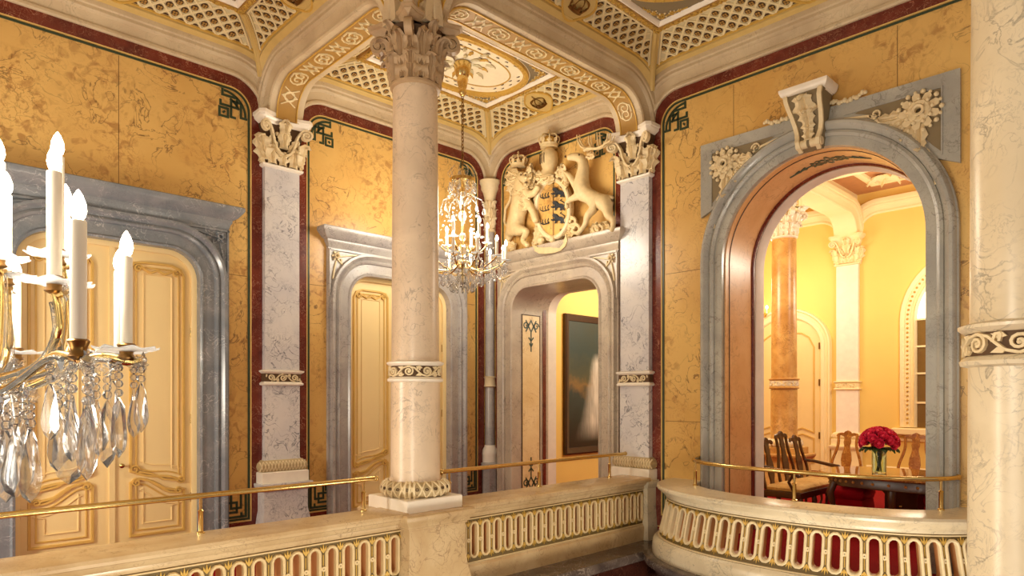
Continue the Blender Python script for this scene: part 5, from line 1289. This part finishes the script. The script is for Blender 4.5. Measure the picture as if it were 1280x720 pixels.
def bobeche(r):
    m = MB(); n = 32; P = [(.25, .0), (.5, .012), (.8, .018), (1.0, .03)]; vs_ = []
    for side in (0, 1):
        for i in range(n):
            a = 2 * pi * i / n
            for q, z in P: vs_.append((r * q * (1 + (.07 * cos(8 * a) if q > .7 else 0)) * cos(a), r * q * (1 + (.07 * cos(8 * a) if q > .7 else 0)) * sin(a), r * (z * 6 * .5 + (.05 * cos(8 * a) if q > .9 else 0)) - side * .004))
    k = len(P); fs = []
    for side in (0, 1):
        o = side * n * k
        for i in range(n):
            for j in range(k - 1): fs.append((o + i * k + j, o + ((i + 1) % n) * k + j, o + ((i + 1) % n) * k + j + 1, o + i * k + j + 1))
    for i in range(n): fs.append((i * k + k - 1, ((i + 1) % n) * k + k - 1, n * k + ((i + 1) % n) * k + k - 1, n * k + i * k + k - 1))
    m.add(vs_, fs, M_DISH); return m
def flame(r, h):
    m = MB(); lathe(m, [(r * .45, 0), (r * .8, .12 * h), (r, .32 * h), (r * .9, .55 * h), (r * .5, .82 * h), (r * .12, .97 * h), (0, h)], 14, M_BULB); return m
def candle(r, h):
    m = MB(); lathe(m, [(r, 0), (r, h - .003), (r * .8, h)], 16, M_CANDLE); return m
def socket(r):
    m = MB(); lathe(m, [(r * .5, -.03), (r * 1.25, -.022), (r * .9, -.012), (r * 1.0, .0), (r * 1.3, .012), (r * 1.05, .016)], 14, M_BRONZE); return m
# --- near chandelier at the left edge
K = FW * 1.78 + RT * (-1.43); cz = 1.98
ch = thing('crystal_chandelier', 'large crystal chandelier in the left foreground, cut by the picture edge', 'chandelier', (K.x, K.y, 1.7))
me_p = [pendeloque(.026, .13).mesh('pendeloque', None), pendeloque(.018, .15, .01).mesh('drop', None), pendeloque(.03, .16, .014).mesh('drop2', None)]
me_o = octo(.011).mesh('bead', None); me_s = star(.024).mesh('rosette', None); me_b = bobeche(.075).mesh('dish', 50); me_f = flame(.0165, .068).mesh('bulb', 60)
me_k = socket(.018).mesh('socket', 40); me_c = candle(.0165, .265).mesh('candle', 50); me_c2 = candle(.0145, .235).mesh('candle', 50)
def wpos(px, py, d): return cam_pt(px, py, d)
def hang(par, me, name, p, rot=0, s=1):
    o = bpy.data.objects.new(name, me); COL.objects.link(o); o.parent = par; o.matrix_parent_inverse = Matrix.Translation(-Vector(origin(par))); o.location = p; o.rotation_euler = (0, 0, rot); o.scale = (s,) * 3; return o
hub = Vector((K.x, K.y, 0))
m = MB(); lathe(m, [(.0, 1.66), (.02, 1.68), (.03, 1.75), (.02, 1.80), (.03, 1.83), (.045, 1.86), (.05, 1.89), (.03, 1.94), (.02, 2.02)], 20, M_BRONZE, (K.x, K.y)); m.build('hub', ch, 50)
m = MB()
z = 2.02
for r, h in ((.028, .07), (.04, .10), (.026, .07), (.04, .12), (.024, .06)):
    lathe(m, [(.012, z), (r * .8, z + h * .25), (r, z + h * .5), (r * .8, z + h * .75), (.012, z + h)], 12, M_GLASS, (K.x, K.y)); z += h
m.build('glass_stem', ch, None)
m = MB(); tube(m, [(K.x, K.y, 2.0), (K.x, K.y, z + .02)], .008, M_BRASS, 8)
n = int((6.5 - z) / .05)
for i in range(n):
    zz = z + .025 + i * .05; a = i % 2 * pi / 2
    tube(m, [(K.x + .014 * cos(b) * cos(a), K.y + .014 * cos(b) * sin(a), zz + .032 * sin(b)) for b in [2 * pi * j / 10 for j in range(11)]], .004, M_BRASS, 5)
m.build('chain', ch)
def arm_to(tip, rise, lift, nm='arm'):
    """brass arm from the hub to below a socket: sags, then turns up"""
    h0 = Vector((K.x, K.y, 1.875 + rise)); d = tip - h0; side = Vector((d.x, d.y, 0)).normalized(); rr = Vector((d.x, d.y, 0)).length
    if lift: P = [h0 + side * .03, h0 + side * rr * .45 + Vector((0, 0, .01)), h0 + side * rr * .85 + Vector((0, 0, .045)), h0 + side * rr * 1.05 + Vector((0, 0, .11)), tip + side * .015 + Vector((0, 0, -.07)), tip + Vector((0, 0, -.03))]
    else: P = [h0 + side * .03, h0 + d * .3 + Vector((0, 0, -.035)), h0 + d * .55 + Vector((0, 0, -.02 + lift * .2)), h0 + d * .8 + Vector((0, 0, lift)), tip + Vector((0, 0, -.03)) + side * .0]
    Q = []
    for i in range(len(P) - 1):
        p0, p1, p2, p3 = P[max(0, i - 1)], P[i], P[i + 1], P[min(len(P) - 1, i + 2)]
        for k in range(6):
            u = k / 6; Q.append(.5 * ((2 * p1) + (p2 - p0) * u + (2 * p0 - 5 * p1 + 4 * p2 - p3) * u * u + (3 * p1 - p0 - 3 * p2 + p3) * u ** 3))
    Q.append(P[-1])
    m = MB(); tube(m, Q, .0095, M_BRASS, 8); off = side.cross(Vector((0, 0, 1))) * .012
    tube(m, [q + off + Vector((0, 0, -.008)) for q in Q[:-3]], .006, M_GLASS, 6); m.build(nm, ch, 60)
    return Q
tips = [  # px, py of the candle foot, depth, candle scale kind, upper tier?
    (98, 432, 1.46, 0, 0), (158, 436, 1.76, 1, 0), (149, 440, 2.02, 1, 0), (68, 352, 1.66, 0, 1), (72, 318, 1.86, 0, 1), (82, 356, 2.06, 1, 1), (8, 345, 2.0, 1, 1), (-2, 322, 1.9, 0, 1),
    (-70, 434, 1.40, 0, 0), (-150, 436, 1.6, 0, 0), (-120, 440, 2.05, 1, 0), (-80, 352, 1.66, 0, 1), (-60, 356, 2.1, 1, 1), (20, 440, 2.25, 1, 0), (-60, 440, 2.2, 1, 0)]
for i, (px, py, d, kind, up) in enumerate(tips):
    tip = cam_pt(px, py, d)
    Q = arm_to(tip + Vector((0, 0, -.0)), .0 if not up else .02, .0 if not up else -.02)
    hang(ch, me_k, 'socket', tip + Vector((0, 0, -.002))); hang(ch, me_c if kind == 0 else me_c2, 'candle', tip + Vector((0, 0, .01)))
    hang(ch, me_f, 'bulb', tip + Vector((0, 0, .01 + (.265 if kind == 0 else .235))))
    if i not in (0,): hang(ch, me_b, 'glass_dish', tip + Vector((0, 0, -.004)), i * .7)
    side = Vector((tip.x - K.x, tip.y - K.y, 0)).normalized()
    e = tip + side * .04 + Vector((0, 0, -.03))
    m = MB(); tube(m, [tip + Vector((0, 0, -.03)), tip + side * .02 + Vector((0, 0, -.034)), e], .008, M_BRASS, 8); m.build('arm_tip', ch)
    hang(ch, me_s, 'glass_rosette', e + side * .006, atan2(side.y, side.x) + pi / 2 + .6)
    if not up or i in (6, 3):
        for k, q in enumerate((Q[-8], Q[-3], e) if not up else (Q[-4],)):
            L_ = (.0, .045, .02)[k % 3]; n_ = 1 + (k + i) % 3
            for b in range(n_): hang(ch, me_o, 'bead', q + Vector((0, 0, -.025 - .021 * b)), 0)
            hang(ch, me_p[(k + i) % 3], 'pendant', q + Vector((0, 0, -.04 - .021 * n_)), 2.2 + k * .9 + i)
            hang(ch, me_s, 'glass_rosette', q + Vector((0, 0, -.012)), .8 + k, .8)
for k in range(10):
    a = 2 * pi * k / 10; r = .07 if k % 2 else .10
    for b in range(2): hang(ch, me_o, 'bead', Vector((K.x + r * cos(a), K.y + r * sin(a), 1.88 - .021 * b)))
    hang(ch, me_p[k % 3], 'pendant', Vector((K.x + r * cos(a), K.y + r * sin(a), 1.81)), a)
for (px, py, d) in ((72, 470, 1.62), (86, 472, 1.66), (78, 466, 1.7), (112, 468, 1.72), (120, 462, 1.8), (134, 462, 1.8), (20, 492, 1.7), (32, 486, 1.74), (38, 495, 1.66), (8, 498, 1.7)):
    q = cam_pt(px, py, d); hang(ch, me_s, 'glass_rosette', q, px, 1.0)
    for b in range(2): hang(ch, me_o, 'bead', q + Vector((0, 0, -.028 - .021 * b)))
    hang(ch, me_p[int(px) % 3], 'pendant', q + Vector((0, 0, -.082)), px * .37 + 2.3, 1.15)

# --- chandelier of the far bay
bx, by = 6.03, 7.28
c2 = thing('bay_chandelier', 'crystal chandelier with lit candles hanging in the corner bay before the carved arms', 'chandelier', (bx, by, 3.3))
m = MB(); lathe(m, [(.0, 6.57), (.11, 6.57), (.13, 6.53), (.11, 6.44), (.09, 6.38), (.075, 6.36), (.085, 6.33), (.06, 6.22), (.05, 6.18), (.06, 6.15), (.03, 6.1), (0, 6.09)], 20, M_BRASS, (bx, by)); m.build('ceiling_rose', c2, 50)
m = MB(); n = 20
for i in range(n):
    zz = 6.08 - .05 * i; a = i % 2 * pi / 2
    tube(m, [(bx + .018 * cos(b) * cos(a), by + .018 * cos(b) * sin(a), zz + .036 * sin(b)) for b in [2 * pi * j / 8 for j in range(9)]], .006, M_BRONZE, 5)
m.build('chain', c2)
m = MB(); tube(m, [(bx, by, 5.1), (bx, by, 3.45)], .014, M_BRASS, 8)
for z, r in ((5.0, .05), (4.7, .04), (4.4, .06), (4.1, .05), (3.9, .08), (3.7, .05), (3.5, .06), (3.42, .04)): ball(m, (bx, by, z), r, M_GLASS, 10, 6, (1, 1, 1.3))
lathe(m, [(.05, 3.66), (.11, 3.70), (.12, 3.74), (.05, 3.78)], 16, M_BRASS, (bx, by)); m.build('stem', c2)
m = MB(); lathe(m, [(.17, 4.86), (.185, 4.88), (.185, 4.92), (.17, 4.93)], 24, M_BRASS, (bx, by)); 
for k in range(10):
    a = 2 * pi * k / 10; tube(m, [(bx + .17 * cos(a), by + .17 * sin(a), 4.92), (bx + .21 * cos(a), by + .21 * sin(a), 5.0), (bx + .15 * cos(a), by + .15 * sin(a), 5.08)], .008, M_GLASS, 5)
m.build('crown_ring', c2)
arm_me, up_me = None, None
def arm_mesh(r, dz):
    m = MB(); P = [(.08, 0, 0), (.2 * r / .6, 0, -.10), (r * .6, 0, -.10), (r * .88, 0, -.02), (r, 0, dz)]; Q = []
    for i in range(4):
        p0, p1, p2, p3 = [Vector(P[max(0, min(4, i + k))]) for k in (-1, 0, 1, 2)]
        for k in range(4):
            u = k / 4; Q.append(.5 * ((2 * p1) + (p2 - p0) * u + (2 * p0 - 5 * p1 + 4 * p2 - p3) * u * u + (3 * p1 - p0 - 3 * p2 + p3) * u ** 3))
    Q.append(Vector(P[-1])); tube(m, Q, .011, M_BRASS, 6); return m.mesh('arm', 60)
A1, A2 = arm_mesh(.62, .04), arm_mesh(.36, .06)
m2c = candle(.021, .20).mesh('candle', 50); m2f = flame(.022, .085).mesh('bulb', 60); m2b = bobeche(.075).mesh('dish', 50); m2p = pendeloque(.032, .13, .014).mesh('pendant', None); m2o = octo(.02).mesh('bead', None)
for tier, (n, r, z, am, dz) in enumerate(((12, .62, 3.72, A1, .04), (6, .36, 3.98, A2, .06))):
    for k in range(n):
        a = 2 * pi * (k + .3 + .2 * tier) / n; p = Vector((bx + r * cos(a), by + r * sin(a), z + dz))
        hang(c2, am, 'arm', Vector((bx, by, z)), a); hang(c2, m2c, 'candle', p); hang(c2, m2f, 'bulb', p + Vector((0, 0, .20))); hang(c2, m2b, 'glass_dish', p + Vector((0, 0, -.005)), a)
        hang(c2, m2p, 'pendant', p + Vector((0, 0, -.05)), a + .4); 
        if tier == 0:
            q = Vector((bx + .45 * cos(a + .26), by + .45 * sin(a + .26), 3.62)); hang(c2, m2p, 'pendant', q, a + 1); q = Vector((bx + .28 * cos(a), by + .28 * sin(a), 3.56)); hang(c2, m2p, 'pendant', q, a + .3, 1.2)
            q = Vector((bx + .15 * cos(a + .2), by + .15 * sin(a + .2), 3.46)); hang(c2, m2p, 'pendant', q, a + .3, 1.1)
for k in range(8):                                      # upper glass bowl with its own sprays
    a = 2 * pi * k / 8; m = MB(); tube(m, [(bx + .04 * cos(a), by + .04 * sin(a), 4.55), (bx + .15 * cos(a), by + .15 * sin(a), 4.68), (bx + .27 * cos(a), by + .27 * sin(a), 4.62), (bx + .30 * cos(a), by + .30 * sin(a), 4.52)], .008, M_GLASS, 6); m.build('glass_spray', c2)
    hang(c2, m2p, 'pendant', Vector((bx + .30 * cos(a), by + .30 * sin(a), 4.51)), a, .8)
for k in range(16):
    a = 2 * pi * (k + .5) / 16; hang(c2, m2p, 'pendant', Vector((bx + .54 * cos(a), by + .54 * sin(a), 3.66)), a + .8, 1.15)
m = MB()
for k in range(12):
    a = 2 * pi * (k + .5) / 12
    for (r0, z0, r1, z1, sag, nn) in ((.18, 4.88, .50, 3.85, -.10, 16 if k % 2 == 0 else 1), (.6, 3.76, .62, 3.76, .14, 0), (.45, 3.66, .06, 3.40, .10, 11)):
        if nn == 0:
            for i in range(1, 8):
                b = 2 * pi * (k + .3 + i / 8) / 12; ball(m, (bx + .61 * cos(b), by + .61 * sin(b), 3.72 - .11 * sin(pi * i / 8)), .016, M_GLASS, 6, 4)
            continue
        for i in range(nn):
            v = (i + .5) / nn; r = r0 + (r1 - r0) * v + sag * sin(pi * v); z = z0 + (z1 - z0) * v - (.0 if z0 > 4 else .06 * sin(pi * v)); ball(m, (bx + r * cos(a), by + r * sin(a), z), .011 if i % 3 else .018, M_GLASS, 6, 4)
o = m.build('bead_strings', c2, None); o['kind'] = 'stuff'
for k in range(10):
    a = 2 * pi * k / 10; hang(c2, m2p, 'pendant', Vector((bx + .18 * cos(a), by + .18 * sin(a), 4.85)), a)
# stucco sprig around the ceiling rose
m = MB()
for k in range(8):
    a = 2 * pi * k / 8 + .3
    for j, (rr, da) in enumerate(((.16, 0), (.26, .18), (.34, -.12))):
        leaf(m, T(bx + rr * cos(a + da), by + rr * sin(a + da), ZC - .012) @ rotz(a + da - pi / 2) @ Matrix.Rotation(-pi / 2, 4, 'X'), .045, .11, M_LATG if j != 1 else M_GOLDP, .2, 6, 2)
m.build('rose_stucco', ceil)

# ================================================================== light, world, camera
def lamp(name, loc, power, col=(1, .8, .55), r=.3, typ='POINT', rot=None, size=None):
    l = bpy.data.lights.new(name, typ); l.energy = power; l.color = col
    if typ == 'POINT': l.shadow_soft_size = r
    if typ == 'AREA': l.size = size[0]; l.size_y = size[1]; l.shape = 'RECTANGLE'
    o = bpy.data.objects.new(name, l); COL.objects.link(o); o.location = loc
    if rot: o.rotation_euler = rot
    return o
WARM = (1, .90, .74)
lamp('void_fill_light', (-1.6, 2.0, 1.5), 90, WARM, .5)  # added fill for the lower left wall, no candelabra stands here
lamp('near_chandelier_light', (K.x - .05, K.y, 2.6), 110, WARM, .3)
lamp('bay_chandelier_light', (bx, by, 4.35), 120, WARM, .45)
lamp('left_gallery_fill', (-1.6, 7.0, 1.8), 320, WARM, .5)  # unseen fill added to brighten the left wall, not a real chandelier
lamp('stair_light', (1.6, 2.9, -1.4), 190, WARM, .5)
lamp('stair_light_right', (5.6, 1.5, -1.4), 160, WARM, .5); lamp('landing_fill', (2.6, -1.9, 1.5), 45, WARM, .6)  # the landing lamp is added fill from behind the camera
lamp('salon_light', (12.2, 2.2, 4.6), 150, (1, .90, .72), .5)
lamp('salon_light_back', (14.9, 3.6, 4.2), 85, (1, .90, .72), .5)
lamp('salon_light_left', (10.9, 6.9, 4.2), 135, (1, .90, .72), .4)
lamp('salon_light_corner', (15.2, 7.2, 4.4), 60, (1, .90, .72), .4)
w = bpy.data.worlds.new('world'); SC.world = w; w.use_nodes = True
bg = w.node_tree.nodes['Background']; bg.inputs[0].default_value = (1, .90, .78, 1); bg.inputs[1].default_value = .28
cam = bpy.data.cameras.new('camera'); co = bpy.data.objects.new('camera', cam); COL.objects.link(co); SC.camera = co
co.location = (0, 0, EYE); co.rotation_euler = (pi / 2, 0, atan2(FW.y, FW.x) - pi / 2)
cam.sensor_width = 36; cam.lens = 832 / 1280 * 36; cam.shift_y = (495 - 360) / 1280; cam.clip_start = .05
SC.view_settings.view_transform = 'Standard'; SC.view_settings.look = 'None'; SC.view_settings.gamma = 1; SC.view_settings.use_curve_mapping = False
SC.view_settings.exposure = .74
SC.cycles.use_denoising = True; SC.cycles.max_bounces = 10; SC.cycles.diffuse_bounces = 5; SC.cycles.glossy_bounces = 4; SC.cycles.transmission_bounces = 6; SC.cycles.transparent_max_bounces = 24
SC.cycles.caustics_reflective = False; SC.cycles.caustics_refractive = False; SC.cycles.sample_clamp_indirect = 6
